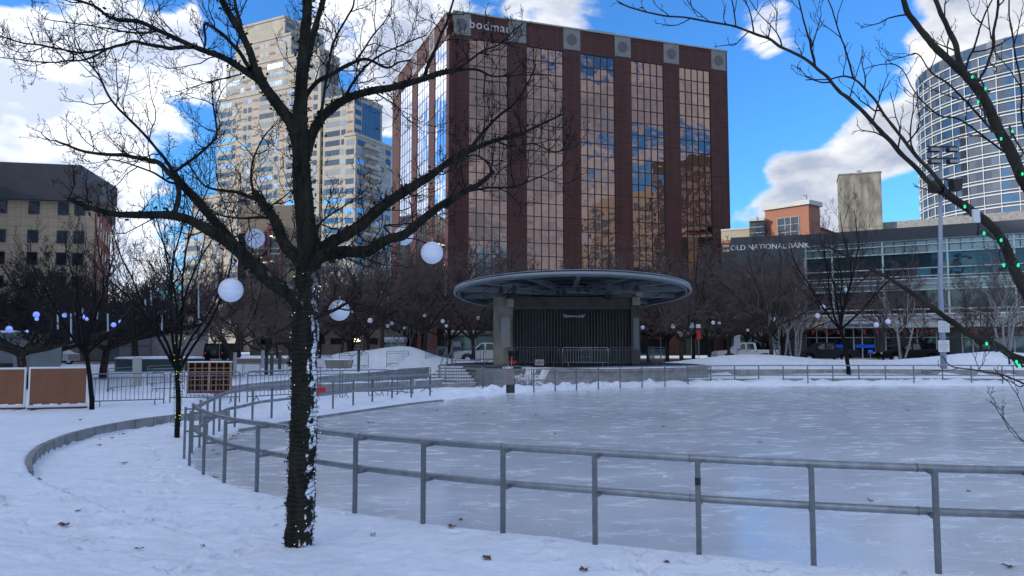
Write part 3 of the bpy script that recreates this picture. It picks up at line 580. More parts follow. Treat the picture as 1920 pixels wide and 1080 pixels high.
# steps left of the stage
def steps():
    t = thing('concrete_steps', (-2.2, 40, 0), 'snowy concrete steps climbing to the left side of the stage', 'steps')
    sn = MB(); b = MB()
    for i in range(6):
        z1 = .08 + (i + 1) * .14; y0 = 38.8 + i * .75; a = PZ(800 + i * 5, 700).x; x0 = (798 + i * 5 - 960) / F * y0; x1 = (893 - i * 5 - 960) / F * y0
        b.box(x0, x1, y0, 44.2, -.1 if i == 0 else z1 - .139, z1); sn.box(x0 + .03, x1 - .03, y0 + .32, y0 + .76, z1 + .002, z1 + .05)
    b.build('tread', 'concrete', t); sn.build('snow_cap', 'snow', t)
    w = MB(); pts = [PZ(893, 724, .03), PZ(925, 727, .03), PZ(965, 728, .03)]
    w2 = MB()
    for a, c in zip(pts, pts[1:]): w2.box8([Vector((a.x, a.y, -.1)), Vector((c.x, c.y, -.1)), Vector((c.x, c.y + .25, -.1)), Vector((a.x, a.y + .25, -.1)), Vector((a.x, a.y, .92)), Vector((c.x, c.y, .92)), Vector((c.x, c.y + .25, .92)), Vector((a.x, a.y + .25, .92))])
    w2.build('side_wall', 'concrete', t)
    h = MB()
    for px in (826, 836): a = PY(px, 722, 39.5); h.tube([Vector((a.x, 39.2, .1)), Vector((a.x, 39.2, 1.15)), Vector((a.x, 40, 1.35)), Vector((a.x, 43.5, 2.0)), Vector((a.x, 43.5, .9))], .03, 8)
    h.build('handrail', 'steel', t, smooth=True)
steps()

# ------------------------------------------------------------------ crowd barricades
def make_barricade(m='barr', feet='flat'):
    t = thing('crowd_barricade', (0, 0, 0), 'x', 'barricade', 'steel crowd barricades')
    W, Z0, Z1 = 1.1, .22, 1.1; f = MB(); r = .09
    arc = lambda cx, cz, a0: [Vector((cx + r * math.cos(a0 + k * math.pi / 8), 0, cz + r * math.sin(a0 + k * math.pi / 8))) for k in range(5)]
    P = [Vector((-W, 0, .02))] + arc(-W + r, Z1 - r, math.pi)[::1][:0] + [Vector((-W, 0, Z1 - r))] + [Vector((-W + r - r * math.cos(k * math.pi / 8), 0, Z1 - r + r * math.sin(k * math.pi / 8))) for k in range(1, 5)]
    P += [Vector((W - r + r * math.sin(k * math.pi / 8), 0, Z1 - r + r * math.cos(k * math.pi / 8))) for k in range(0, 4)] + [Vector((W, 0, Z1 - r)), Vector((W, 0, .02))]
    f.tube(P, .02, 8); f.tube([(-W, 0, Z0), (W, 0, Z0)], .018, 6); f.tube([(-W, 0, Z1 - .14), (W, 0, Z1 - .14)], .016, 6); f.build('frame', m, t, smooth=True)
    b = MB(); n = 17
    for i in range(1, n): x = -W + 2 * W * i / n; b.tube([(x, 0, Z0), (x, 0, Z1 - .14)], .009, 4)
    b.build('bars', m, t)
    for x in (-W + .28, W - .28):
        MB().tube([(x, -.32, .015), (x, -.2, .05), (x, -.05, .16), (x, 0, Z0), (x, .05, .16), (x, .2, .05), (x, .32, .015)], .016, 6).build('foot', m, t, smooth=True)
    return t
PROTO = {}
def barricade(x0, y0, x1, y1, z, label, m='barr', key='steel crowd barricades'):
    a, b = PZ(x0, y0, z), PZ(x1, y1, z); ln = (b - a).length
    if m not in PROTO: PROTO[m] = make_barricade(m); o = PROTO[m]; first = True
    else: o = copy_tree(PROTO[m])
    c = (a + b) / 2; o.location = (c.x, c.y, z - .01); o.rotation_euler = (0, 0, math.atan2(b.y - a.y, b.x - a.x)); o.scale = (max(.6, min(1.25, ln / 2.24)), 1, 1)
    if key.startswith('stage'): pass
    o['label'] = label; o['group'] = key
ORD = ['first', 'second', 'third', 'fourth', 'fifth', 'sixth', 'seventh', 'eighth', 'ninth', 'tenth', 'eleventh']
row1 = [(167, 765, 308, 760), (317, 757, 450, 755), (462, 755, 592, 747), (594, 747, 634, 745), (636, 745, 728, 742), (730, 742, 820, 732)]
for i, q in enumerate(row1): barricade(*q, .2 if i < 3 else .08, f'{ORD[i]} barricade from the left in the front row, starting at the brown boards')
row2 = [(181, 740, 270, 728), (272, 728, 348, 722), (286, 738, 345, 736)]
lab2 = ['leftmost barricade of the slanting row behind the front barricades', 'right hand barricade of the slanting row, ending near the lit thin tree', 'short barricade between the front row and the slanting row, left of the wooden cubby rack']
for q, l in zip(row2, lab2): barricade(*q, .05, l)
row3 = [(413, 709, 455, 706), (457, 706, 487, 704), (488, 704, 532, 702), (536, 700, 588, 697), (590, 696, 622, 694), (623, 693, 702, 690), (703, 689, 785, 685), (786, 685, 843, 682)]
for i, q in enumerate(row3): barricade(*q, (.14, .18, .22, .33, .42, .5, .62, .68)[i], f'{ORD[i]} barricade from the left in the far row below the snow mounds')
row4 = [(846, 681.5, 901, 682), (903, 682, 961, 684), (962, 685.5, 1051, 686), (1053, 686, 1142, 686), (1143, 686, 1201, 685), (1203, 684, 1238, 678), (1205, 686, 1261, 681)]
lab4 = ['barricade on the stage edge in front of the parked pickup, left of the pier', 'barricade in front of the left concrete pier of the stage', 'barricade on the stage carrying the small notice', 'bright barricade in the middle of the stage front', 'barricade before the right end of the corrugated wall', 'rear barricade just right of the stage wall', 'rightmost barricade on the stage platform']
for i, (q, l) in enumerate(zip(row4, lab4)): barricade(*q, .93, l, 'barr_light' if i == 3 else 'barr')
barricade(822, 724, 905, 727, .06, 'barricade closing off the foot of the stage steps')
barricade(906, 727, 998, 729, .06, 'barricade in front of the white chairs under the stage')
barricade(690, 741, 775, 745, .06, 'barricade lying askew behind the left railing, with the white paper notice beside it')

# ------------------------------------------------------------------ trees
def unit(v): return v / (np.linalg.norm(v) + 1e-9)
def tubes_mesh(paths, nside):
    """paths: list of (pts Nx3, radii N). fast vectorised-per-path builder"""
    V, Fc = [], []; k = 0; ang = np.arange(nside) * 2 * math.pi / nside; ca, sa = np.cos(ang), np.sin(ang)
    for P, rad in paths:
        m = len(P); T = np.empty_like(P); T[1:-1] = P[2:] - P[:-2]; T[0] = P[1] - P[0]; T[-1] = P[-1] - P[-2]; T /= np.linalg.norm(T, axis=1)[:, None] + 1e-9
        ref = np.array([0, 0, 1.]) if abs(T[0, 2]) < .8 else np.array([1., 0, 0]); X = ref - T * (T @ ref)[:, None]; X /= np.linalg.norm(X, axis=1)[:, None] + 1e-9; Yv = np.cross(T, X)
        ring = P[:, None, :] + (X[:, None, :] * ca[None, :, None] + Yv[:, None, :] * sa[None, :, None]) * np.asarray(rad)[:, None, None]
        V.append(ring.reshape(-1, 3)); j = np.arange(nside); jn = (j + 1) % nside; i = np.arange(m - 1)[:, None] * nside
        Fc.append((np.stack([i + j, i + jn, i + nside + jn, i + nside + j], -1) + k).reshape(-1, 4)); k += m * nside
    if not V: return None
    return np.concatenate(V), np.concatenate(Fc)
def mesh_from(name, VF, m, smooth=True, extra=None):
    V, Fc = VF; me = bpy.data.meshes.new(name); n, f = len(V), len(Fc); me.vertices.add(n); me.vertices.foreach_set('co', V.astype(np.float32).ravel())
    me.loops.add(f * 4); me.loops.foreach_set('vertex_index', Fc.astype(np.int32).ravel()); me.polygons.add(f)
    me.polygons.foreach_set('loop_start', np.arange(0, f * 4, 4, dtype=np.int32)); me.polygons.foreach_set('loop_total', np.full(f, 4, dtype=np.int32))
    me.polygons.foreach_set('use_smooth', np.full(f, smooth)); me.materials.append(M[m]); me.update(calc_edges=True); me.validate(); return me
class Grower:
    def __init__(s, seed, up=.25, wander=.22, rmin=.004, zmin=-9): s.zmin = zmin; s.r = np.random.RandomState(seed); s.paths = []; s.up = up; s.w = wander; s.rmin = rmin
    def path(s, p, d, L, r0, r1, nseg, up):
        P = [p]; d = unit(d)
        for i in range(nseg):
            d = unit(d + s.r.normal(0, s.w if up < 5 else .05, 3) + np.array([0, 0, up if up < 5 else .1]))
            if P[-1][2] < s.zmin and up < 5 and d[2] < .1: d = unit(np.array([d[0], d[1], .25]))
            P.append(P[-1] + d * L / nseg)
        P = np.array(P); return P, np.linspace(r0, r1, nseg + 1)
    def children(s, P, rad, lvl, cfg):
        """cfg: list of dict(n, len, ang, t0) per level"""
        if lvl >= len(cfg): return
        c = cfg[lvl]; L = np.sum(np.linalg.norm(np.diff(P, axis=0), axis=1)); cum = np.concatenate([[0], np.cumsum(np.linalg.norm(np.diff(P, axis=0), axis=1))])
        n = c['n'] if not c.get('per') else max(2, int(L * c['per']))
        roll = s.r.uniform(0, 6.28)
        for k in range(n):
            t = c.get('t0', .25) + (1 - c.get('t0', .25)) * (k + s.r.uniform(.2, .9)) / n; t = min(t, .999); x = t * L; i = min(len(P) - 2, np.searchsorted(cum, x) - 1); i = max(i, 0)
            f = (x - cum[i]) / (cum[i + 1] - cum[i] + 1e-9); q = P[i] * (1 - f) + P[i + 1] * f; T = unit(P[i + 1] - P[i]); r = rad[i] * (1 - f) + rad[i + 1] * f
            roll += 2.4 + s.r.normal(0, .4); a = np.cross(T, [0, 0, 1.]); a = unit(a) if np.linalg.norm(a) > .05 else np.array([1., 0, 0]); b = np.cross(T, a)
            side = a * math.cos(roll) + b * math.sin(roll); an = R(c['ang'] + s.r.uniform(-14, 14)); d = T * math.cos(an) + side * math.sin(an)
            ln = c['len'] * (1 - .45 * t) * s.r.uniform(.6, 1.25) * (1 if not c.get('rel') else L); rr = max(s.rmin, min(r * .72, c.get('r', 1)))
            PP, RA = s.path(q, d, ln, rr, max(s.rmin * .7, rr * .35), c.get('seg', 4), s.up * c.get('up', 1)); s.paths.append((lvl, PP, RA)); s.children(PP, RA, lvl + 1, cfg)
def leaf_cards(pts, size, seed, per=1):
    r = np.random.RandomState(seed); n = len(pts) * per; C = np.repeat(pts, per, 0) + r.normal(0, size * 1.2, (n, 3)); A = r.normal(0, 1, (n, 3)); A /= np.linalg.norm(A, axis=1)[:, None]; B = np.cross(A, r.normal(0, 1, (n, 3))); B /= np.linalg.norm(B, axis=1)[:, None]
    s_ = r.uniform(.5, 1.2, (n, 1)) * size; V = np.stack([C - A * s_ - B * s_ * .6, C + A * s_ - B * s_ * .6, C + A * s_ + B * s_ * .6, C - A * s_ + B * s_ * .6], 1).reshape(-1, 3); return V, np.arange(4 * n).reshape(n, 4)
def tree_proto(seed, H, spread, fork, nmain, cfg, tr, up, tm, cm, lean=.6, multi=1, dense=None, wander=.2, rmin=.009):
    G = Grower(seed, up, wander, rmin, zmin=fork * 1.15 + .2 if tr > .12 else -9); trunkpaths = []
    for st in range(multi):
        a = 2 * math.pi * st / max(1, multi) + G.r.uniform(0, 1); base = np.array([.15 * math.cos(a), .15 * math.sin(a), -.15]) * (multi > 1) + np.array([0, 0, -.15]) * (multi == 1)
        P, RA = G.path(base, np.array([math.cos(a) * .28 * (multi > 1), math.sin(a) * .28 * (multi > 1), 1.]), fork, tr, tr * .8, 5, 9); trunkpaths.append((P, RA))
        for k in range(nmain):
            b = 2 * math.pi * (k + G.r.uniform(-.25, .25)) / nmain + a; el = G.r.uniform(lean - .25, lean + .25); d = np.array([math.cos(b) * math.cos(el), math.sin(b) * math.cos(el), math.sin(el)])
            L = (H - fork) * G.r.uniform(.8, 1.1) * (1 + (spread - 1) * math.cos(el)); PP, RR = G.path(P[-1] - np.array([0, 0, G.r.uniform(0, .3) * fork * .4]), d, L, tr * .55, tr * .12, 7, up * .35); trunkpaths.append((PP, RR)); G.children(PP, RR, 0, cfg)
    t = thing('bare_tree', (0, 0, 0), 'x', 'tree')
    me = mesh_from('trunk', tubes_mesh(trunkpaths, 7), tm); o = bpy.data.objects.new('trunk', me); COL.objects.link(o); o.parent = t
    big = [(p, r) for l, p, r in G.paths]; VF = tubes_mesh(big, 3)
    if dense:
        tips = np.array([p[-1] for l, p, r in G.paths if l >= len(cfg) - 2]); LV, LF = leaf_cards(tips, dense, seed, 2); VF = (np.concatenate([VF[0], LV]), np.concatenate([VF[1], LF + len(VF[0])]))
    me = mesh_from('crown', VF, cm, smooth=False); o = bpy.data.objects.new('crown', me); COL.objects.link(o); o.parent = t
    return t
CF = lambda a, b, c, d=3: [dict(n=a, len=.42, rel=1, ang=42, t0=.18, seg=5), dict(n=b, len=.5, rel=1, ang=42, t0=.15, seg=4), dict(n=c, len=.55, rel=1, ang=38, t0=.15, seg=3), dict(n=d, len=.55, rel=1, ang=36, t0=.2, seg=2)]
protos = {
    'low': [tree_proto(11, 9.5, 1.25, 2.2, 7, CF(9, 8, 6, 3), .17, .05, 'trunk_bg', 'twig_bg', .75, rmin=.012), tree_proto(12, 9.5, 1.3, 2.1, 7, CF(9, 8, 6, 3), .18, .05, 'trunk_bg', 'twig_bg', .75, rmin=.012), tree_proto(13, 9.0, 1.2, 2.3, 7, CF(9, 8, 6, 3), .16, .06, 'trunk_bg', 'twig_bg', .85, rmin=.012)],
    'tall': [tree_proto(21, 13, 1.0, 2.6, 5, CF(10, 7, 5, 3), .2, .10, 'trunk_bg', 'twig_bg', .95), tree_proto(22, 13, 1.0, 3.0, 6, CF(9, 7, 5, 3), .2, .12, 'trunk_bg', 'twig_bg', 1.0)],
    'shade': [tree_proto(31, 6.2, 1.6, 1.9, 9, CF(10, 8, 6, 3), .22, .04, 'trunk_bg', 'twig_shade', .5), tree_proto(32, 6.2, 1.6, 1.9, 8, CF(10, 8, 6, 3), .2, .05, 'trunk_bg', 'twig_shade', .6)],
    'dry': [tree_proto(41, 9, .95, 1.5, 5, CF(8, 7, 5, 2), .15, .12, 'trunk_bg', 'dryleaf', 1.0, dense=.045)],
    'vase': [tree_proto(51, 7.8, .6, 1.9, 8, CF(8, 5, 4, 2), .07, .22, 'twig_dark', 'twig', 1.25, rmin=.005, wander=.12), tree_proto(52, 9, .75, 2.4, 7, CF(8, 5, 4, 2), .1, .18, 'twig_dark', 'twig', 1.15, rmin=.005, wander=.14)],
    'birch': [tree_proto(61, 8, .8, 2.5, 3, CF(8, 5, 4, 2), .08, .12, 'birch', 'twig_bg', 1.1, multi=3), tree_proto(62, 8.5, .8, 2.5, 3, CF(8, 5, 4, 2), .09, .12, 'birch', 'twig_bg', 1.0, multi=4)]}
used = set()
def tree(kind, i, px, Y, label, s=1., rz=0., z=None, group=None, name='bare_tree'):
    src = protos[kind][i % len(protos[kind])]; o = src if src not in used else copy_tree(src); used.add(src); X = (px - 960) / F * Y / cp * 1.0
    X = PY(px, 650, Y).x; o.location = (X, Y, tz(X, Y) if z is None else z); o.rotation_euler = (0, 0, rz); o.scale = (s, s, s); o.name = name; tag(o, label, 'tree', group); return o
# row behind the stage and along the street
BT = [('low', 0, 795, 60, 1.0, 'low wide bare tree with pale globes, left of the stage behind the left barricades'), ('low', 1, 888, 62, 1.0, 'low dark tree in front of the bus canopy, just left of the stage pier'), ('low', 2, 717, 58, 1.0, 'thick trunked bare tree standing at the foot of the round snow mound'),
      ('low', 1, 1278, 61, 1.0, 'bare spreading tree with white globes just right of the stage'), ('low', 0, 1446, 57, .95, 'bare spreading tree growing on the right snow mound behind the white pickup bed'), ('low', 2, 1366, 63, .95, 'upright bare tree standing in front of the white pickup cab'),
      ('low', 2, 1000, 66, 1.05, 'bare tree crown showing above the left half of the stage roof'), ('low', 0, 1150, 66, .95, 'bare tree crown hidden mostly behind the stage roof, right half'), ('low', 1, 960, 70, 1.0, 'bare tree in the street row directly behind the stage'),
      ('tall', 0, 690, 85, 1.0, 'tall bare tree in front of the tan tower, right of the big trunk'), ('tall', 1, 640, 90, .95, 'tall bare tree seen just right of the big trunk below its lowest limbs'), ('tall', 0, 760, 92, .9, 'tall bare tree beside the left corner of the brick office tower'),
      ('tall', 1, 845, 88, .85, 'tall bare tree at the foot of the left corner of the brick office tower'), ('low', 1, 1215, 68, 1.0, 'bare tree right behind the right rim of the stage roof'), ('low', 0, 1330, 70, 1.05, 'bare tree at the right foot of the brick office tower'),
      ('low', 2, 1400, 74, 1.0, 'bare tree in front of the dark bank corner with the lettering'),  ('low', 0, 1690, 66, .85, 'bare tree in front of the bank between the lamp pole and the entrance'),
      ('low', 2, 1840, 66, .85, 'bare tree in front of the bank at the right edge'), ('tall', 1, 1500, 86, .7, 'taller bare tree rising past the bank lettering')]
BT += [('low', 1, 655, 66, 1.1, 'bare tree right of the big trunk in front of the car park openings'), ('low', 2, 600, 70, 1.1, 'bare tree crown seen on both sides of the big trunk near street level'), ('low', 0, 840, 72, 1.1, 'bare tree between the brick portal and the bus canopy'), ('low', 2, 760, 76, 1.2, 'bare tree in front of the foot of the mirror glass side'),
       ('low', 1, 1250, 75, 1.2, 'bare tree further back right of the stage roof'), ('low', 2, 1300, 78, 1.15, 'bare tree against the last bronze bay of the office tower'), ('low', 0, 1470, 78, 1.0, 'bare tree below the bank lettering'), ('low', 1, 1430, 74, 1.05, 'bare tree against the dark corner glazing of the bank'), ('low', 2, 920, 78, 1.2, 'bare tree rising behind the left rim of the stage roof'), ('low', 1, 545, 62, .95, 'bare tree immediately left of the big trunk at street level')]
for k, (kd, i, px, Y, s, lb) in enumerate(BT): tree(kd, i, px, Y, lb, s, k * 2.1, group='bare trees along the street')
BB = [('birch', 0, 1465, 59, 1.0, 'pale multi stemmed birch right of the trunk on the right mound', 1.0), ('birch', 1, 1490, 60, 1.0, 'leaning birch clump beside the dark grey pickup', 2.2), ('birch', 0, 1690, 58, 1.0, 'birch clump in front of the black pickup', 3.1), ('birch', 1, 1885, 54, 1.0, 'birch clump growing on the far right snow mound', .4), ('birch', 0, 755, 64, .85, 'thin birch stems beside the small snow roofed shelter', 5.0)]
for kd, i, px, Y, s, lb, rz in BB: tree(kd, i, px, Y, lb, s, rz, group='birches', name='birch_tree')
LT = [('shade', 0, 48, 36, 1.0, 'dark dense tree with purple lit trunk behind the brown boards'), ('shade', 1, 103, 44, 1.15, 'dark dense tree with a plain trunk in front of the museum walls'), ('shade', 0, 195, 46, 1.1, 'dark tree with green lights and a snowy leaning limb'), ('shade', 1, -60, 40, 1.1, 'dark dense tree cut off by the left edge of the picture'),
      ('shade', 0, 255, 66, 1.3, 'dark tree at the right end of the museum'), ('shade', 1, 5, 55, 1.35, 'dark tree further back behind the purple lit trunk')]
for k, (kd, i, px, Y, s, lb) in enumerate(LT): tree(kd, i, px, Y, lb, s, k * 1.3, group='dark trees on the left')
MT = [('low', 1, 435, 48, .85, 'bare tree with several stems above the yellow crossing sign'), ('low', 0, 500, 52, .8, 'leaning bare tree left of the big trunk by the green bollards'), ('dry', 0, 660, 72, 1.0, 'tree still holding dry brown leaves behind the big trunk'), ('dry', 0, 520, 84, 1.0, 'brown leaved tree left of the big trunk, far back'), ('tall', 1, 300, 88, .75, 'bare tree between the museum and the tan tower'), ('tall', 0, 400, 92, .75, 'bare tree far back below the tan tower'),
      ('dry', 0, 590, 90, 1., 'brown leaved tree directly behind the big trunk'), ('low', 2, 330, 100, 1., 'small far tree beyond the street, left of the lit thin tree'), ('low', 1, 450, 104, 1.2, 'far tree under the tan tower base'), ('low', 0, 360, 120, 1.3, 'far row tree in the sunlit gap')]
for k, (kd, i, px, Y, s, lb) in enumerate(MT): tree(kd, i, px, Y, lb, s, k * 1.7 + .5, group='trees left of the stage')
tree('vase', 0, 337, PZ(337, 809, .2).y, 'thin vase shaped tree wrapped in yellow lights beside the wooden cubby rack', .95, .4)
tree('vase', 1, 177, PZ(177, 765, .3).y, 'thin bare tree standing at the right end of the brown boards', .78, 2.)
tree('vase', 1, 1590, PZ(1590, 696, .5).y, 'dark tree with upright limbs and globes behind the far railing near the bank entrance', 1.35, 1.)

# traced near trees: px polyline + radius px at start/end + depth at start/end
def traced(defs, name, loc, label, tm, cm, cfg, seed, up=.25, thick=4.2, nside=10, rmin=.0035, wander=.26, wscale=.86):
    t = thing(name, loc, label, 'tree'); G = Grower(seed, up, wander, rmin); big = []; fine = []
    for pts, w0, w1, Y0, Y1, sprout in defs:
        n = len(pts); P3 = [PY(x, y, Y0 + (Y1 - Y0) * i / (n - 1)) for i, (x, y) in enumerate(pts)]; C = catmull(P3, 5); m = len(C); P = np.array([tuple(p) for p in C])
        amp = np.linspace(w0, w1, m) / F * np.linspace(Y0, Y1, m) / 2 * (1 if w0 > 41 else wscale); dv = G.r.normal(0, 1, (m, 3)); dv[1:-1] = (dv[:-2] + dv[1:-1] + dv[2:]) / 3; small = w0 <= thick * 3
        P[1:-1] += dv[1:-1] * (amp[1:-1, None] * (.25 if small else .05) + (.004 if small else 0)); rad = amp * (1 + .05 * np.array([G.r.normal() for _ in range(m)]).clip(-1, 1))
        (big if w0 > thick else fine).append((P, rad))
        if sprout: G.children(P, rad, 0, [dict(c, n=max(2, int(c['n'] * sprout)), per=(c['per'] * sprout if c.get('per') else None)) if i == 0 else c for i, c in enumerate(cfg)])
    o0 = np.array(loc)
    VV = []; FF = []; kk = 0
    for P, rad in big:
        n2 = max(len(P), int(np.linalg.norm(np.diff(P, axis=0), axis=1).sum() / .03)); cu_ = np.concatenate([[0], np.cumsum(np.linalg.norm(np.diff(P, axis=0), axis=1))]); tt = np.linspace(0, cu_[-1], n2)
        Q = np.stack([np.interp(tt, cu_, P[:, i]) for i in range(3)], 1)
        for _ in range(3): Q[1:-1] = (Q[:-2] + 2 * Q[1:-1] + Q[2:]) / 4
        rr = np.interp(tt, cu_, rad); ns = nside if rad[0] < .06 else 40; v, f = tubes_mesh([(Q, rr)], ns); ctr = np.repeat(Q, ns, 0); dirv = v - ctr; j = np.tile(np.arange(ns), n2); row = np.repeat(tt, ns)
        T_ = np.random.RandomState(int(abs(P[0, 0]) * 1000)).rand(256, 256); gi = lambda a, b: T_[a.astype(int) % 256, b.astype(int) % 256]
        a1 = row / .16; f1 = a1 % 1; nn = gi(a1, j) * (1 - f1) + gi(a1 + 1, j) * f1; a2 = row / .05; f2 = a2 % 1; n3 = gi(a2 + 90, j + 31) * (1 - f2) + gi(a2 + 91, j + 31) * f2
        am = .11 if rad[0] > .06 else .09; v = ctr + dirv * (1 + am * (nn[:, None] * 1.3 + n3[:, None] * .7 - 1)); VV.append(v); FF.append(f + kk); kk += len(v)
    V, Fc = np.concatenate(VV), np.concatenate(FF); me = mesh_from('trunk', (V - o0, Fc), tm); o = bpy.data.objects.new('trunk', me); COL.objects.link(o); o.parent = t; ORG[o] = Vector(loc)
    V, Fc = tubes_mesh(fine + [(p, r) for l, p, r in G.paths], 4); me = mesh_from('crown', (V - o0, Fc), cm); o = bpy.data.objects.new('crown', me); COL.objects.link(o); o.parent = t
    return t, big
B0 = PZ(560, 1030, .03); TY = B0.y
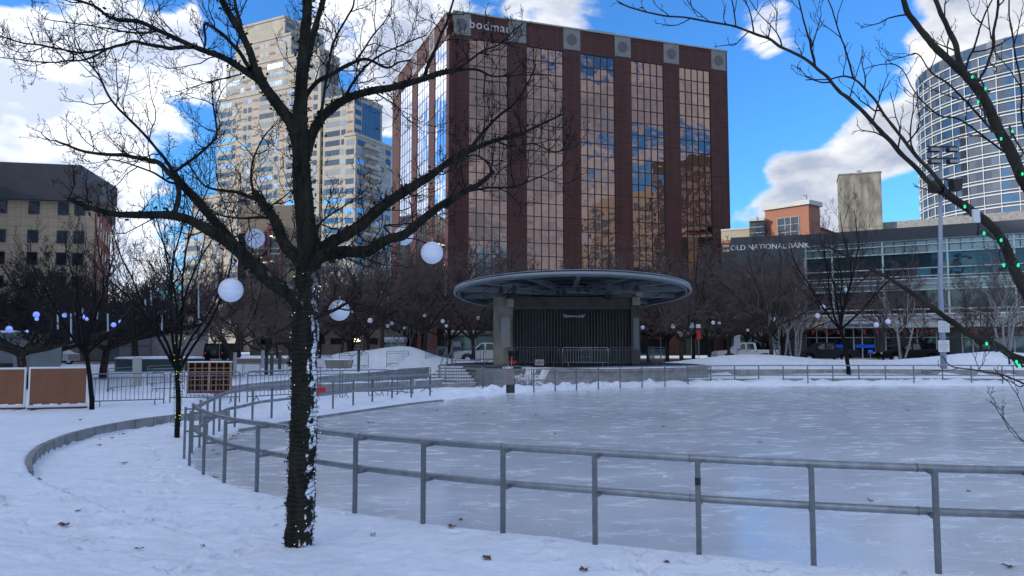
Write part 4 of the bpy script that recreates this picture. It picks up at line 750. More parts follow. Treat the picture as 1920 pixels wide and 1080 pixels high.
main = [
    ([(558, 1040), (560, 1018), (563, 970), (566, 900), (569, 800), (571, 700), (572, 600), (574, 540), (578, 490)], 50, 42, TY, TY, 0),
    ([(578, 500), (576, 450), (572, 400), (566, 330), (563, 260), (563, 200), (567, 130), (572, 60), (578, -10), (582, -120)], 42, 12, TY, TY - .3, .5),
    ([(564, 200), (575, 120), (592, 50), (606, 0), (620, -60)], 16, 9, TY, TY + .6, .6),
    # left low bough
    ([(572, 580), (545, 552), (515, 532), (480, 500), (440, 464), (400, 436), (360, 414), (320, 403), (270, 403), (210, 401), (165, 388), (126, 373)], 36, 8, TY, TY - 1.4, 1.2),
    ([(450, 472), (425, 440), (400, 412), (370, 375), (340, 345), (326, 328)], 22, 17, TY - .4, TY - .2, .4),
    ([(330, 335), (300, 305), (275, 298), (240, 292), (200, 290), (160, 285), (125, 272), (104, 263)], 12, 4, TY - .2, TY + .6, 1.2),
    ([(326, 325), (308, 298), (290, 273), (247, 227), (207, 187), (187, 143), (157, 107), (140, 70)], 8, 2.5, TY - .2, TY - 1., 1.3),
    ([(326, 325), (370, 292), (395, 268), (407, 247), (400, 200), (397, 150)], 7, 2.5, TY - .2, TY + .9, 1.2),
    ([(336, 345), (315, 340), (290, 325), (255, 312), (220, 300), (195, 300)], 6, 2, TY - .2, TY - 1.2, 1),
    ([(330, 400), (335, 370), (333, 340)], 10, 12, TY - .7, TY - .2, .3),
    # left second
    ([(572, 500), (548, 475), (530, 450), (517, 415), (500, 392), (488, 375), (478, 362)], 28, 16, TY, TY + .5, .5),
    ([(488, 378), (465, 368), (440, 360), (405, 355), (380, 345), (350, 300)], 10, 3, TY + .5, TY + 1.4, 1.2),
    ([(520, 412), (480, 408), (450, 410), (420, 405), (395, 402)], 7, 3, TY + .3, TY + 1.5, 1.0),
    ([(478, 365), (470, 330), (478, 290), (500, 250), (520, 230)], 6, 2, TY + .5, TY + 1.2, 1.2),
    ([(500, 392), (525, 375), (555, 350)], 5, 2, TY + .5, TY + 1.2, 1.2),
    # upper left fork
    ([(560, 290), (556, 262), (545, 230), (520, 195), (495, 160), (480, 130)], 27, 21, TY, TY - .3, .3),
    ([(480, 135), (470, 100), (452, 62), (430, 25), (413, -5), (395, -60)], 17, 12, TY - .3, TY - .8, .7),
    ([(462, 80), (450, 40), (440, 0), (432, -50)], 9, 6, TY - .4, TY + .3, .8),
    ([(485, 150), (467, 138), (440, 120), (417, 107), (385, 96), (360, 86), (325, 70), (293, 55), (260, 40), (225, 38), (200, 30), (180, 12), (133, -3)], 16, 5, TY - .2, TY - 1.6, 1.3),
    ([(362, 88), (335, 90), (307, 90), (275, 83), (250, 79), (225, 85), (200, 92), (165, 97), (133, 97), (83, 85), (40, 80), (0, 67)], 9, 3, TY - .9, TY + .2, 1.4),
    ([(293, 58), (265, 62), (240, 60), (215, 55), (180, 50), (133, 43), (80, 35)], 5, 2, TY - 1.3, TY - .5, 1.3),
    ([(200, 92), (170, 108), (133, 115), (90, 118), (40, 112), (0, 108)], 5, 2, TY - .3, TY + .9, 1.3),
    ([(468, 128), (450, 100), (427, 73), (405, 55), (383, 43), (385, 75), (382, 95)], 10, 4, TY - .4, TY + .4, 1.),
    ([(470, 135), (430, 145), (405, 150), (370, 160), (330, 172)], 4, 1.6, TY - .3, TY + .8, 1.1),
    # right upper
    ([(568, 200), (575, 178), (598, 150), (633, 133), (660, 118), (683, 110), (702, 116), (725, 128), (745, 118), (770, 112)], 12, 3, TY, TY + .8, 1.2),
    ([(667, 114), (685, 88), (702, 62), (722, 40), (735, 10)], 5, 2, TY + .5, TY + .2, 1.1),
    ([(572, 300), (578, 275), (586, 250), (600, 224), (620, 205), (640, 190), (667, 178), (700, 170), (740, 163), (780, 152), (807, 143), (830, 136), (853, 132)], 24, 11, TY, TY + .9, .5),
    ([(853, 132), (893, 130), (923, 143), (973, 140), (1033, 140)], 7, 2, TY + .9, TY + 1.5, 1.3),
    ([(853, 132), (880, 115), (905, 95), (935, 85), (960, 60), (985, 40)], 6, 2, TY + .9, TY + .3, 1.3),
    ([(793, 148), (808, 110), (820, 83), (832, 55), (842, 30), (853, -10)], 9, 4, TY + .8, TY + .2, 1.0),
    ([(599, 222), (606, 185), (612, 149), (618, 110), (625, 80), (640, 52), (652, 30), (663, 8), (668, -30)], 7, 3.5, TY + .1, TY - .6, .9),
    ([(645, 190), (660, 160), (672, 140), (690, 120), (720, 100), (760, 82), (800, 66)], 7, 2.5, TY + .3, TY - .8, 1.2),
    ([(700, 172), (722, 185), (745, 200), (765, 225), (790, 240)], 4, 1.5, TY + .4, TY - .4, 1.2),
    # right mid: two long limbs
    ([(582, 500), (600, 468), (640, 445), (680, 420), (705, 397), (730, 377), (760, 358), (785, 342), (807, 330), (830, 312), (847, 300), (870, 288), (893, 277), (930, 263), (973, 253), (1000, 240), (1057, 213)], 30, 4, TY, TY + 1.8, .9),
    ([(880, 280), (900, 255), (923, 230), (945, 210), (960, 197), (978, 175), (993, 150), (1005, 120)], 8, 2.5, TY + 1., TY + .4, 1.2),
    ([(930, 263), (960, 275), (1000, 270), (1040, 285), (1080, 275)], 5, 2, TY + 1.2, TY + 2.2, 1.2),
    ([(585, 500), (605, 480), (640, 472), (685, 472), (705, 462), (730, 447), (755, 442), (780, 422), (800, 405), (825, 387), (855, 370), (873, 357), (895, 348), (913, 333), (925, 322)], 28, 9, TY, TY - 1.2, .9),
    ([(880, 358), (913, 352), (945, 352), (973, 347), (1023, 327), (1057, 307)], 6, 2, TY - .9, TY - .3, 1.3),
    ([(740, 445), (720, 425), (745, 420), (775, 419)], 4, 2.5, TY - .4, TY - .2, .6),
    ([(925, 325), (910, 300), (885, 290), (860, 300)], 6, 2, TY - 1.2, TY - 1.8, 1.3),
    ([(596, 470), (595, 447), (592, 425), (580, 405)], 7, 4, TY - .1, TY - .4, .5),
    ([(594, 440), (598, 422), (610, 408), (640, 390), (670, 368), (690, 350)], 5.5, 2, TY - .2, TY - .9, 1.2),
    ([(600, 470), (620, 482), (650, 485), (675, 495), (700, 502)], 4, 1.5, TY - .1, TY - .9, .7),
    # right low
    ([(585, 600), (598, 594), (612, 588), (633, 579), (653, 566), (666, 568), (690, 574), (715, 577)], 8, 2.5, TY, TY - .9, .7),
    ([(592, 598), (604, 585), (618, 568), (628, 545), (626, 530)], 4.5, 2, TY, TY - .6, .6),
    ([(633, 579), (645, 580), (665, 583), (690, 587)], 3, 1.5, TY - .4, TY - 1., .6),
]
CFG = [dict(n=5, per=4.7, len=.78, ang=50, t0=.12, seg=7, r=.0075), dict(n=5, len=.5, rel=1, ang=48, t0=.12, seg=5, r=.006), dict(n=4, len=.5, rel=1, ang=44, t0=.2, seg=3, r=.004), dict(n=2, len=.45, rel=1, ang=42, t0=.3, seg=2, r=.003)]
mt, mbig = traced(main, 'bare_tree', (B0.x, B0.y, 0), 'large dark bare tree wrapped in white lights, standing in the near snow by the railing', 'bark_snow', 'twig_dark', CFG, 8, up=.14, nside=14, rmin=.0024)
# root flare, moss / ivy on the trunk
def ivy():
    r = np.random.RandomState(2); pts = []
    for P, rad in mbig:
        if rad[0] < .035: continue
        for i in range(len(P) - 1):
            n = int(60 * rad[i] * np.linalg.norm(P[i + 1] - P[i]) / .02)
            for _ in range(n):
                f = r.rand(); q = P[i] * (1 - f) + P[i + 1] * f; a = r.rand() * 6.28; T = unit(P[i + 1] - P[i]); X = unit(np.cross(T, [.3, .9, .2])); Yv = np.cross(T, X)
                if q[2] < 3.3 and math.cos(a) * X[0] + math.sin(a) * Yv[0] > .35: continue
                if q[2] < 1.6 and r.rand() < .7: continue
                pts.append(q + (X * math.cos(a) + Yv * math.sin(a)) * rad[i] * 1.02)
    V, Fc = leaf_cards(np.array(pts), .019, 5, 1); V -= np.array([B0.x, B0.y, 0]); me = mesh_from('ivy', (V, Fc), 'moss', smooth=False); o = bpy.data.objects.new('ivy', me); COL.objects.link(o); o.parent = mt; tag(o, kind='stuff')
ivy()
# ridged trunk sleeve: string lights wound round the trunk
def string_lights(axis, radf, z0, z1, pitch, name, label, bulbmat, nb, seed, loc, spiky=.0):
    t = thing(name, loc, label, 'string lights'); r = random.Random(seed); P = []; n = int((z1 - z0) / pitch * 24); bulbs = MB(); spk = MB()
    for i in range(n + 1):
        z = z0 + (z1 - z0) * i / n + .018 * math.sin(i * .55) + r.uniform(-.008, .008); a = 2 * math.pi * i / 24 + r.uniform(-.1, .1); c = axis(z); rr = radf(z) * 1.05 + .004 + (.012 if r.random() < .12 else 0)
        P.append(Vector((c.x + rr * math.cos(a), c.y + rr * math.sin(a), z)))
        if r.random() < nb:
            q = P[-1] + Vector((math.cos(a), math.sin(a), r.uniform(-.5, .5))) * .014; bulbs.sphere(q, r.uniform(.0028, .0046) * spiky, 6, 4)
            spk.tube([P[-1], q], .0035, 4)
        elif r.random() < .25: q = P[-1] + Vector((math.cos(a), math.sin(a), r.uniform(-.6, .6))) * r.uniform(.015, .03); spk.tube([P[-1], q], .003, 4)
    spk.tube(P, .0038, 5); spk.build('cable', 'cable', t); tag(bulbs.build('bulb', bulbmat, t, smooth=True), kind='stuff')
tp = mbig[0][0]; trd = mbig[0][1]
def ax(z): i = int(np.argmin(abs(tp[:, 2] - z))); return Vector(tp[i])
def arf(z): i = int(np.argmin(abs(tp[:, 2] - z))); return float(trd[i])
string_lights(ax, arf, .06, 3.1, .055, 'string_lights', 'white string lights wound tightly up the big near trunk', 'bulb', .055, 3, (B0.x, B0.y, 0), 1.25)
RY = 6.6
rt = [
    ([(2185, 1240), (2178, 1180), (2165, 1050), (2150, 900), (2090, 720), (2040, 570)], 100, 38, RY - .4, RY - .38, 0),
    ([(2100, 750), (2075, 670), (2030, 540), (1985, 430), (1950, 380), (1920, 340), (1897, 287), (1870, 240), (1847, 187), (1813, 143)], 34, 20, RY - .4, RY - .2, .2),
    ([(1813, 143), (1780, 113), (1740, 73), (1713, 37), (1690, 0), (1670, -60)], 19, 10, RY - .2, RY - .5, .9),
    ([(1813, 145), (1800, 110), (1790, 77), (1772, 38), (1753, 0), (1740, -50)], 14, 9, RY - .2, RY + .3, .8),
    ([(1806, 145), (1820, 100), (1832, 70), (1845, 30), (1862, -5)], 6, 4, RY - .2, RY - .6, .9),
    ([(1830, 165), (1848, 125), (1862, 80), (1868, 40), (1873, -5)], 8, 6, RY - .2, RY + .2, .9),
    ([(2160, 1000), (2130, 880), (2085, 760), (2010, 650), (1950, 590), (1920, 540), (1900, 500), (1885, 460), (1860, 425), (1825, 397), (1790, 375), (1765, 357)], 32, 17, RY - .4, RY - .9, .3),
    ([(1768, 360), (1747, 347), (1720, 318), (1693, 293), (1670, 265), (1647, 240), (1613, 203), (1590, 185), (1573, 173), (1550, 145), (1527, 123), (1497, 103), (1467, 90), (1440, 72), (1413, 63), (1380, 50), (1330, 40), (1280, 32), (1230, 28), (1160, 5)], 12, 3.5, RY - .9, RY + 1.6, 1.0),
    ([(1780, 362), (1745, 322), (1713, 287), (1690, 258), (1667, 227), (1650, 200), (1633, 177), (1600, 147), (1575, 143), (1550, 148), (1510, 150)], 10, 2.5, RY - .9, RY + .2, 1.0),
    ([(1600, 148), (1590, 117), (1580, 77), (1563, 27), (1547, -10)], 5, 2.5, RY - .2, RY - .6, 1.1),
    ([(1527, 122), (1520, 83), (1510, 50), (1497, -5)], 6, 3, RY + .5, RY, 1.1),
    ([(1413, 63), (1408, 30), (1395, -5)], 4, 2.5, RY + .9, RY + .6, 1.1), ([(1380, 50), (1375, 15), (1370, -10)], 3.5, 2.5, RY + 1, RY + .8, 1.), ([(1467, 90), (1455, 60), (1420, 20), (1400, -10)], 4, 2, RY + .8, RY + .4, 1.1),
    ([(1330, 40), (1300, 15), (1285, -5)], 3, 2, RY + 1.3, RY + 1, 1.),
    ([(1880, 255), (1850, 235), (1815, 195), (1780, 160), (1740, 130), (1720, 100), (1700, 105), (1660, 115)], 6, 2, RY - .2, RY + .7, 1.1),
    ([(1895, 290), (1850, 262), (1800, 225), (1760, 215), (1720, 180), (1690, 130), (1660, 120), (1620, 130)], 5, 2, RY - .2, RY + 1.2, 1.1),
    ([(1955, 300), (1920, 240), (1915, 180), (1910, 130), (1900, 80), (1893, 40), (1890, -10)], 6, 4, RY - .5, RY - .5, .5),
    ([(2168, 1080), (2130, 900), (2070, 780), (1985, 705), (1916, 677), (1894, 665), (1868, 646), (1823, 629), (1785, 605), (1757, 581), (1723, 558), (1690, 535), (1645, 510), (1615, 495), (1580, 477), (1550, 462), (1500, 452)], 23, 3, RY - .4, RY + 1., .35),
    ([(2080, 792), (2020, 757), (1960, 730), (1920, 719), (1879, 704), (1832, 695), (1785, 687), (1766, 667)], 6, 1.8, RY - .8, RY - .6, 1.0),
    ([(1879, 705), (1890, 718), (1901, 731), (1916, 759), (1935, 800)], 2.4, 2, RY - .7, RY - .9, .8), ([(2085, 800), (2030, 850), (1970, 858), (1930, 835), (1905, 812), (1885, 790), (1868, 765), (1858, 752)], 3, 1.5, RY - .9, RY - 1., .8),
    ([(1832, 695), (1845, 680), (1850, 655)], 2, 1.2, RY - .7, RY - .7, .8),
]
RB = PZ(2150, 960, .1); RB = Vector((PY(2150, 900, RY - .4).x, RY - .4, 0))
CFG2 = [dict(n=4, per=3.4, len=.55, ang=40, t0=.1, seg=5, r=.008), dict(n=3, len=.5, rel=1, ang=42, t0=.2, seg=4, r=.005), dict(n=2, len=.5, rel=1, ang=40, t0=.3, seg=3, r=.0035)]
rtree, rbig = traced(rt, 'bare_tree', tuple(RB), 'grey barked tree reaching in from the right edge with green lights on its limbs', 'bark_right', 'twig', CFG2, 15, up=.2, thick=9, nside=10, rmin=.0022, wscale=.8)
gl = [(1823, 143), (1848, 165), (1834, 190), (1877, 259), (1898, 245), (1917, 325), (1809, 386), (1845, 436), (1877, 449), (1882, 496), (1909, 496), (1850, 643), (1906, 677), (1911, 684)]
t = thing('string_lights', tuple(RB), 'string of green lights looped along the limbs of the right hand tree', 'string lights'); cb_ = MB()
for chain in (gl[:6], gl[6:11], gl[11:]):
    cb_ = MB(); P = [PY(x, y + (5 if i % 2 else -4), RY - .35 if y < 350 else RY - .95) for i, (x, y) in enumerate(chain)]; q = catmull(P, 6); cb_.tube([p + Vector((math.sin(i * 1.9) * .025, math.cos(i * 1.3) * .04, math.sin(i * 2.3) * .03)) for i, p in enumerate(q)], .008, 5); cb_.build('cable', 'cable', t)
for x, y in gl: p = PY(x, y, RY - .42 if y < 350 else RY - 1.05); MB().lathe(p - Vector((0, 0, .018)), [(.003, 0), (.008, .006), (.008, .018), (.002, .026)], 8).build('bulb', 'bulb_g', t, smooth=True)
p = PY(1830, 405, RY - 1.0); tag(MB().obox((p.x, p.y), .03, .012, p.z - .05, p.z + .05, .25).build('plug_box', 'sign', org=p, bevel=.006), 'small white plug cover taped to the right hand tree limb', 'plug box')
# coloured lights on background trunks
v0 = protos['vase'][0]; vx, vy = v0.location.x, v0.location.y
string_lights(lambda z: Vector((vx, vy, z)), lambda z: .085, .3, 2.6, .07, 'string_lights', 'yellow green string lights round the thin tree by the cubby rack', 'bulb_y', .06, 5, (vx, vy, 0), 3.)
px_, py2 = protos['shade'][0].location.x, protos['shade'][0].location.y
string_lights(lambda z: Vector((px_, py2, z)), lambda z: .235, .4, 2.3, .1, 'string_lights', 'purple string lights round the dark trunk behind the brown boards', 'bulb_p', .12, 6, (px_, py2, 0), 5)

# ------------------------------------------------------------------ lanterns, globes, tubes
LN = [(478, 447, 18, 'white mesh ball lantern hanging highest on the left, below the left fork', TY + 1.2), (433, 544, 22.5, 'largest looking white ball lantern hanging low on the far left', TY - .6), (636, 582, 19.5, 'white ball lantern crossed by a thin branch just right of the big trunk', TY + .3), (757, 442, 18, 'white ball lantern partly hidden by the lower right limb', TY + 1.4), (810, 474, 21, 'white ball lantern hanging free below the right limb, furthest right', TY - .6)]
for x, y, r, lb, Y in LN:
    p = PY(x, y, Y); rr = r / F * Y; t = thing('ball_lantern', (p.x, p.y, p.z - rr), lb, 'lantern', 'white ball lanterns hung in the big tree')
    MB().sphere(p, rr, 32, 20).build('shade', 'lantern', t, smooth=True); MB().tube([p + Vector((0, 0, rr * .97)), p + Vector((0, 0, rr + .04))], .012, 8).build('cap', 'steel', t); MB().tube([p + Vector((0, 0, rr)), p + Vector((.01, 0, rr + .35))], .003, 4).build('cord', 'cable', t)
def globes(lst, m, group, lab):
    for x, y, r, Y, w in lst:
        p = PY(x, y, Y); o = MB().sphere(p, r / F * Y, 14, 9).build('globe_light', m, smooth=True, org=p); tag(o, lab.format(w), 'globe light', group)
globes([(694, 601, 5, 58, 'between the two trunks left of the mound'), (727, 611, 3.6, 60, 'lower of the pair by the shelter, left one'), (735, 606, 3.6, 60, 'upper of the pair by the shelter, right one'), (758, 615, 2.6, 60, 'above the small shelter roof'), (796, 591, 3.6, 58, 'high in the wide tree left of the stage'), (830, 602, 3.8, 58, 'left of the stage beside the brick doorway'), (837, 611, 3, 58, 'just below the one at the brick doorway'), (896, 596, 3.6, 60, 'near the left rim of the stage roof'), (661, 584, 3, 60, 'right beside the big lantern by the trunk'), (681, 609, 3.5, 70, 'over the car park openings')], 'globe', 'globes in the trees left of the stage', 'small white globe {}')
globes([(1205, 614, 3.6, 59, 'at the right edge of the stage wall'), (1262, 612, 4, 59, 'in the tree just right of the stage'), (1337, 605, 3.6, 60, 'left of a close pair beside the red banner'), (1349, 606, 3, 60, 'right of a close pair beside the red banner'), (1402, 619, 2.8, 60, 'above the cab of the white pickup'), (1450, 598, 4, 58, 'hanging left of the right mound trunk'), (1492, 591, 2.6, 60, 'small and high above the awning slope'), (1533, 592, 4.6, 50, 'over the slanting end of the bank canopy'), (1543, 576, 4.8, 50, 'upper left of the dark tree by the bank'), (1587, 543, 4, 50, 'highest in the dark tree by the bank'), (1643, 609, 4.8, 52, 'left of the pair beside the wall lamp'), (1665, 603, 4.8, 52, 'right of the pair beside the wall lamp')], 'globe', 'globes in the trees right of the stage', 'small white globe {}')
globes([(17, 617, 6, 30, 'furthest left, above the white panel'), (68, 590, 5.8, 30, 'big and broken by twigs above the purple trunk'), (69, 598, 3.6, 30, 'right under the big broken one'), (51, 621, 2.6, 30, 'tiny and low beside the purple trunk'), (121, 591, 4.4, 30, 'cut by a twig right of the first tube'), (142, 588, 2.4, 30, 'tiny one between the tubes'), (155, 594, 4.4, 30, 'dim one under a hanging tube'), (163, 598, 3.3, 30, 'bright one right of the dim one'), (213, 609, 4.6, 30, 'broken one over the leaning snowy limb'), (226, 603, 3.6, 30, 'furthest right, oval, over the leaning limb')], 'globe_blue', 'blue lit globes in the dark trees', 'blue glowing globe {}')
TB = [(108, 583, 617, 31), (133, 588, 638, 31), (155, 578, 592, 31), (183, 583, 600, 31), (202, 588, 621, 31), (272, 560, 580, 31), (283, 545, 572, 31), (303, 590, 622, 31), (372, 535, 597, 36), (596, 605, 640, 31)]
for i, (x, a, b, Y) in enumerate(TB): p, q = PY(x, a, Y), PY(x + .5, b, Y); tag(MB().tube([p, q], .035, 8).build('hanging_light_tube', 'tube', org=q), f'{ORD[i]} hanging grey light tube from the left', 'light tube', 'grey light tubes hung in the trees')

# ------------------------------------------------------------------ street and plaza furniture
def box_thing(name, label, cat, parts, loc, group=None):
    t = thing(name, loc, label, cat, group)
    for nm, m, fn, *bv in parts: mb = MB(); fn(mb); mb.build(nm, m, t, bevel=bv[0] if bv else 0)
    return t
def board(x0, x1, yb0, yb1, z, h, label):
    a, b = PZ(x0, yb0, z), PZ(x1, yb1, z); fr = Frame((a.x, a.y), (b.x, b.y)); t = thing('rolling_board', (a.x, a.y, z), label, 'board', 'brown rink boards')
    f = MB(); L_ = fr.L
    for u in (0, L_ - .045): fr.box(f, u, u + .045, z + .08, z + h, -.05, .01)
    fr.box(f, 0, L_, z + h, z + h + .035, -.05, .01); fr.box(f, 0, L_, z + .07, z + .115, -.05, .015); f.build('frame', 'white', t); m = MB(); fr.box(m, .045, L_ - .045, z + .115, z + h, -.03, 0); m.build('panel', 'board', t)
    sn = MB(); n = 14
    for i in range(n): u = .05 + (L_ - .1) * i / n; fr.box(sn, u, u + (L_ - .1) / n, z + .117, z + .14 + .05 * abs(math.sin(i * .9)) * (1 - i / n * .2), .001, .02)
    sn.build('snow_strip', 'snow', t); sk = MB(); fr.box(sk, .0, L_, z + .02, z + .065, -.08, .05); sk.build('base_skid', 'redskid', t)
    sn2 = MB(); fr.box(sn2, 0, L_, z + h + .037, z + h + .055, -.05, .01); sn2.build('snow_cap', 'snow', t)
    for u in (.1, L_ - .25): w = MB(); fr.box(w, u, u + .14, z - .05, z + .02, -.12, .06); w.build('foot', 'black', t)
board(-60, 46, 770, 768, .23, 1.25, 'brown board in a white frame, cut by the left edge of the photo')
board(51, 163, 769, 766, .23, 1.27, 'whole brown board in a white frame next to the barricades')
def cubby():
    a, b = PZ(351, 741, .28), PZ(432, 740, .28); a.y += 1.3; b.y += 1.3; a.x *= 1.045; b.x *= 1.045; fr = Frame((a.x, a.y), (b.x, b.y)); z = .30; h = 1.20; L_ = fr.L; t = thing('cubby_rack', (a.x, a.y, z), 'open wooden rack of small square cubbies with snow on top, behind the barricade', 'rack')
    f = MB()
    for k in range(7): u = L_ * k / 6; w = .035 if k in (0, 3, 6) else .012; fr.box(f, max(0, u - w), min(L_, u + w), z + .06, z + h, -.3, .0 if w < .02 else .006)
    for k in range(6): zz = z + .06 + (h - .06) * k / 5; fr.box(f, 0, L_, zz - .012, zz + .012, -.3, -.004)
    f.build('shelf_grid', 'cubby', t); m = MB(); fr.box(m, 0, L_, z + .05, z + h, -.33, -.31); m.build('back_panel', 'cubbyback', t); s_ = MB(); fr.box(s_, -.02, L_ + .02, z + h + .014, z + h + .05, -.3, .01); s_.build('snow_cap', 'snow', t)
    w = MB(); fr.box(w, 0, L_, z - .04, z + .04, -.3, 0); w.build('base', 'redskid', t)
cubby()
# round planter / fountain with snow
def planter():
    c = PY(300, 690, 60); t = thing('round_planter', (c.x, c.y, .5), 'low round dark green basin topped with snow behind the slanting barricades', 'planter'); r = 2.0
    MB().lathe((c.x, c.y, .55), [(3.3, -.4), (3.3, .52), (3.1, .52), (3.1, .3)], 48, 1, .8).build('basin', 'teal', t); MB().lathe((c.x, c.y, 1.08), [(3.32, 0), (3.35, .06), (3.1, .13), (1.5, .17), (.1, .16)], 48, 1, .8).build('snow_cap', 'snow', t, smooth=True)
planter()
c = PZ(253, 722, .45); t = thing('info_plinth', (c.x, c.y, .45), 'leaning grey information panel between the slanting barricades and the basin', 'info panel'); fr = Frame((c.x - .28, c.y), (c.x + .28, c.y))
m = MB(); m.box8([(c.x - .12, c.y, .4), (c.x + .26, c.y, .4), (c.x + .26, c.y + .1, .4), (c.x - .12, c.y + .1, .4), (c.x - .30, c.y + .3, 1.65), (c.x + .08, c.y + .3, 1.65), (c.x + .08, c.y + .38, 1.65), (c.x - .30, c.y + .38, 1.65)]); m.build('panel', 'stone', t)
MB().bar((c.x + .1, c.y + .35, .4), (c.x - .08, c.y + .36, 1.3), .06).build('support', 'steel', t)
# museum etc. behind the dark trees
def block(name, label, cat, boxes, loc):
    t = thing(name, loc, label, cat)
    for nm, m, (a, b, c, d, e, f) in boxes: MB().box(a, b, c, d, e, f).build(nm, m, t)
    return t
X_ = lambda px, Y: (px - 960) / F * Y * 1.0
Z_ = lambda y, Y: PY(200, y, Y).z
Ym = 78
def mus():
    bx = [('wall', 'metalpanel', (X_(225, Ym), X_(283, Ym), Ym, Ym + 14, .3, Z_(600, Ym))), ('wall', 'concrete', (X_(283, Ym), X_(290, Ym), Ym + .4, Ym + 14, .3, Z_(603, Ym)))]
    for a, b, y, m, dy in ((146, 224, 606, 'metalpanel', 2.), (130, 151, 622, 'brown_conc', 0.), (106, 119, 622, 'brown_conc', 0), (62, 84, 618, 'sandbrick', 0), (84, 97, 616, 'brown_conc', .4), (29, 62, 612, 'brown_conc', 3.0), (97, 106, 622, 'dark', 1.), (119, 130, 622, 'dark', 1.)): bx.append(('wall', m, (X_(a, Ym + dy), X_(b, Ym + dy), Ym + dy, Ym + 13, .3, Z_(y, Ym))))
    bx.append(('roof', 'metalpanel', (X_(20, Ym), X_(224, Ym), Ym - .4, Ym + 14, Z_(606, Ym), Z_(596, Ym))))
    for a, b in ((79, 83), (31, 37), (51, 60)): bx.append(('window', 'pane_dark', (X_(a, Ym), X_(b, Ym), Ym - .06, Ym - .01, Z_(662, Ym), Z_(634, Ym))))
    t = block('museum_building', 'low grey and tan museum building behind the dark trees', 'building', bx, (X_(150, Ym), Ym, .4))
    j = MB()
    for y in (617, 633, 649): j.box(X_(226, Ym), X_(282, Ym), Ym - .03, Ym - .005, Z_(y, Ym), Z_(y, Ym) + .05)
    j.box(X_(248, Ym), X_(248.7, Ym), Ym - .03, Ym - .005, .4, Z_(601, Ym)); j.build('panel_joint', 'dark', t)
mus()
Yk = 38
block('ticket_booth', 'pale grey metal sided booth at the left edge behind the brown boards', 'booth', [('wall', 'metalpanel', (X_(-60, Yk), X_(29, Yk), Yk, Yk + 4, .3, Z_(624, Yk))), ('window_slot', 'dark', (X_(21, Yk), X_(23, Yk), Yk - .03, Yk - .005, Z_(652, Yk), Z_(634, Yk))), ('corner_trim', 'stone', (X_(29, Yk), X_(30, Yk), Yk - .02, Yk + 4, .3, Z_(622, Yk))), ('base', 'dark', (X_(-60, Yk), X_(29.8, Yk), Yk - .05, Yk - .005, .3, Z_(681, Yk))), ('snow_cap', 'snow', (X_(-60, Yk), X_(29, Yk), Yk, Yk + 4, Z_(624, Yk) + .003, Z_(624, Yk) + .12))], (X_(0, Yk), Yk, .4))

# vehicles ------------------------------------------------------
def wheel(t, c, r, w=.24):
    o = MB().tube([Vector(c) - Vector((0, w / 2, 0)), Vector(c) + Vector((0, w / 2, 0))], r, 20).build('wheel', 'rubber', t, smooth=False); MB().tube([Vector(c) - Vector((0, w / 2 + .01, 0)), Vector(c) + Vector((0, w / 2 + .01, 0))], r * .6, 14).build('rim', 'chrome', o)
def pickup(x0, Y, z, paint, label, flip=1, L=5.8, two=True):
    """side-on pickup whose nose points to -x when flip=1; x0 = nose"""
    t = thing('pickup_truck', (x0, Y, z), label, 'pickup', 'pickups parked along the street'); X = lambda u: x0 + flip * u; W = 1.9
    body = [(0, .55), (.02, .95), (.25, 1.08), (1.25, 1.15), (1.75, 1.18), (3.75, 1.18), (3.78, 1.20), (L - .05, 1.20), (L, .6), (L - .1, .5), (L - .75, .45), (L - .85, .75), (L - 1.15, .9), (L - 1.5, .9), (L - 1.8, .75), (L - 1.9, .45), (1.75, .42), (1.65, .75), (1.35, .92), (1.0, .92), (.7, .75), (.6, .45), (.1, .45)]
    mb = MB().prism([(X(u), z + h) for u, h in body], 'y', Y, Y + W); mb.build('body', paint, t, fixn=True, bevel=.03)
    cab = [(1.55, 1.18), (2.25, 1.78), (2.5, 1.86), (3.4, 1.86), (3.62, 1.8), (3.75, 1.18)]; MB().prism([(X(u), z + h) for u, h in cab], 'y', Y + .1, Y + W - .1).build('cab', paint, t, fixn=True, bevel=.03)
    for w in ([(1.85, 1.22), (2.35, 1.72), (2.62, 1.76), (2.66, 1.22)], [(2.8, 1.22), (2.8, 1.76), (3.38, 1.76), (3.5, 1.22)]): MB().prism([(X(u), z + h) for u, h in w], 'y', Y + .085, Y + W - .085).build('window', 'carglass', t, fixn=True)
    MB().box(min(X(3.85), X(L - .15)), max(X(3.85), X(L - .15)), Y + .12, Y + W - .12, z + 1.19, z + 1.215).build('bed', 'dark', t)
    for u in (1.18, L - 1.32):
        for yy in (Y + .14, Y + W - .14): wheel(t, (X(u), yy, z + .38), .38)
    for u in (2.7, 3.55): MB().box(min(X(u), X(u + .18)), max(X(u), X(u + .18)), Y - .025, Y - .002, z + 1.02, z + 1.06).build('door_handle', 'black', t)
    for yy in (Y + .12, Y + W - .42): MB().box(min(X(-.03), X(.1)), max(X(-.03), X(.1)), yy, yy + .3, z + .82, z + .98).build('headlight', 'headl', t); MB().box(min(X(L - .05), X(L + .01)), max(X(L - .05), X(L + .01)), yy, yy + .15, z + .8, z + 1.1).build('tail_light', 'tail', t)
    MB().box(min(X(-.08), X(.1)), max(X(-.08), X(.1)), Y + .03, Y + W - .03, z + .45, z + .62).build('bumper', 'chrome' if paint != 'black_paint' else 'black', t, bevel=.02)
    MB().box(min(X(1.95), X(2.1)), max(X(1.95), X(2.1)), Y - .16, Y + .05, z + 1.2, z + 1.36).build('wing_mirror', 'black', t)
pickup(X_(1343, 70), 70, .47, 'white_paint', 'white pickup truck parked behind the right snow mound')
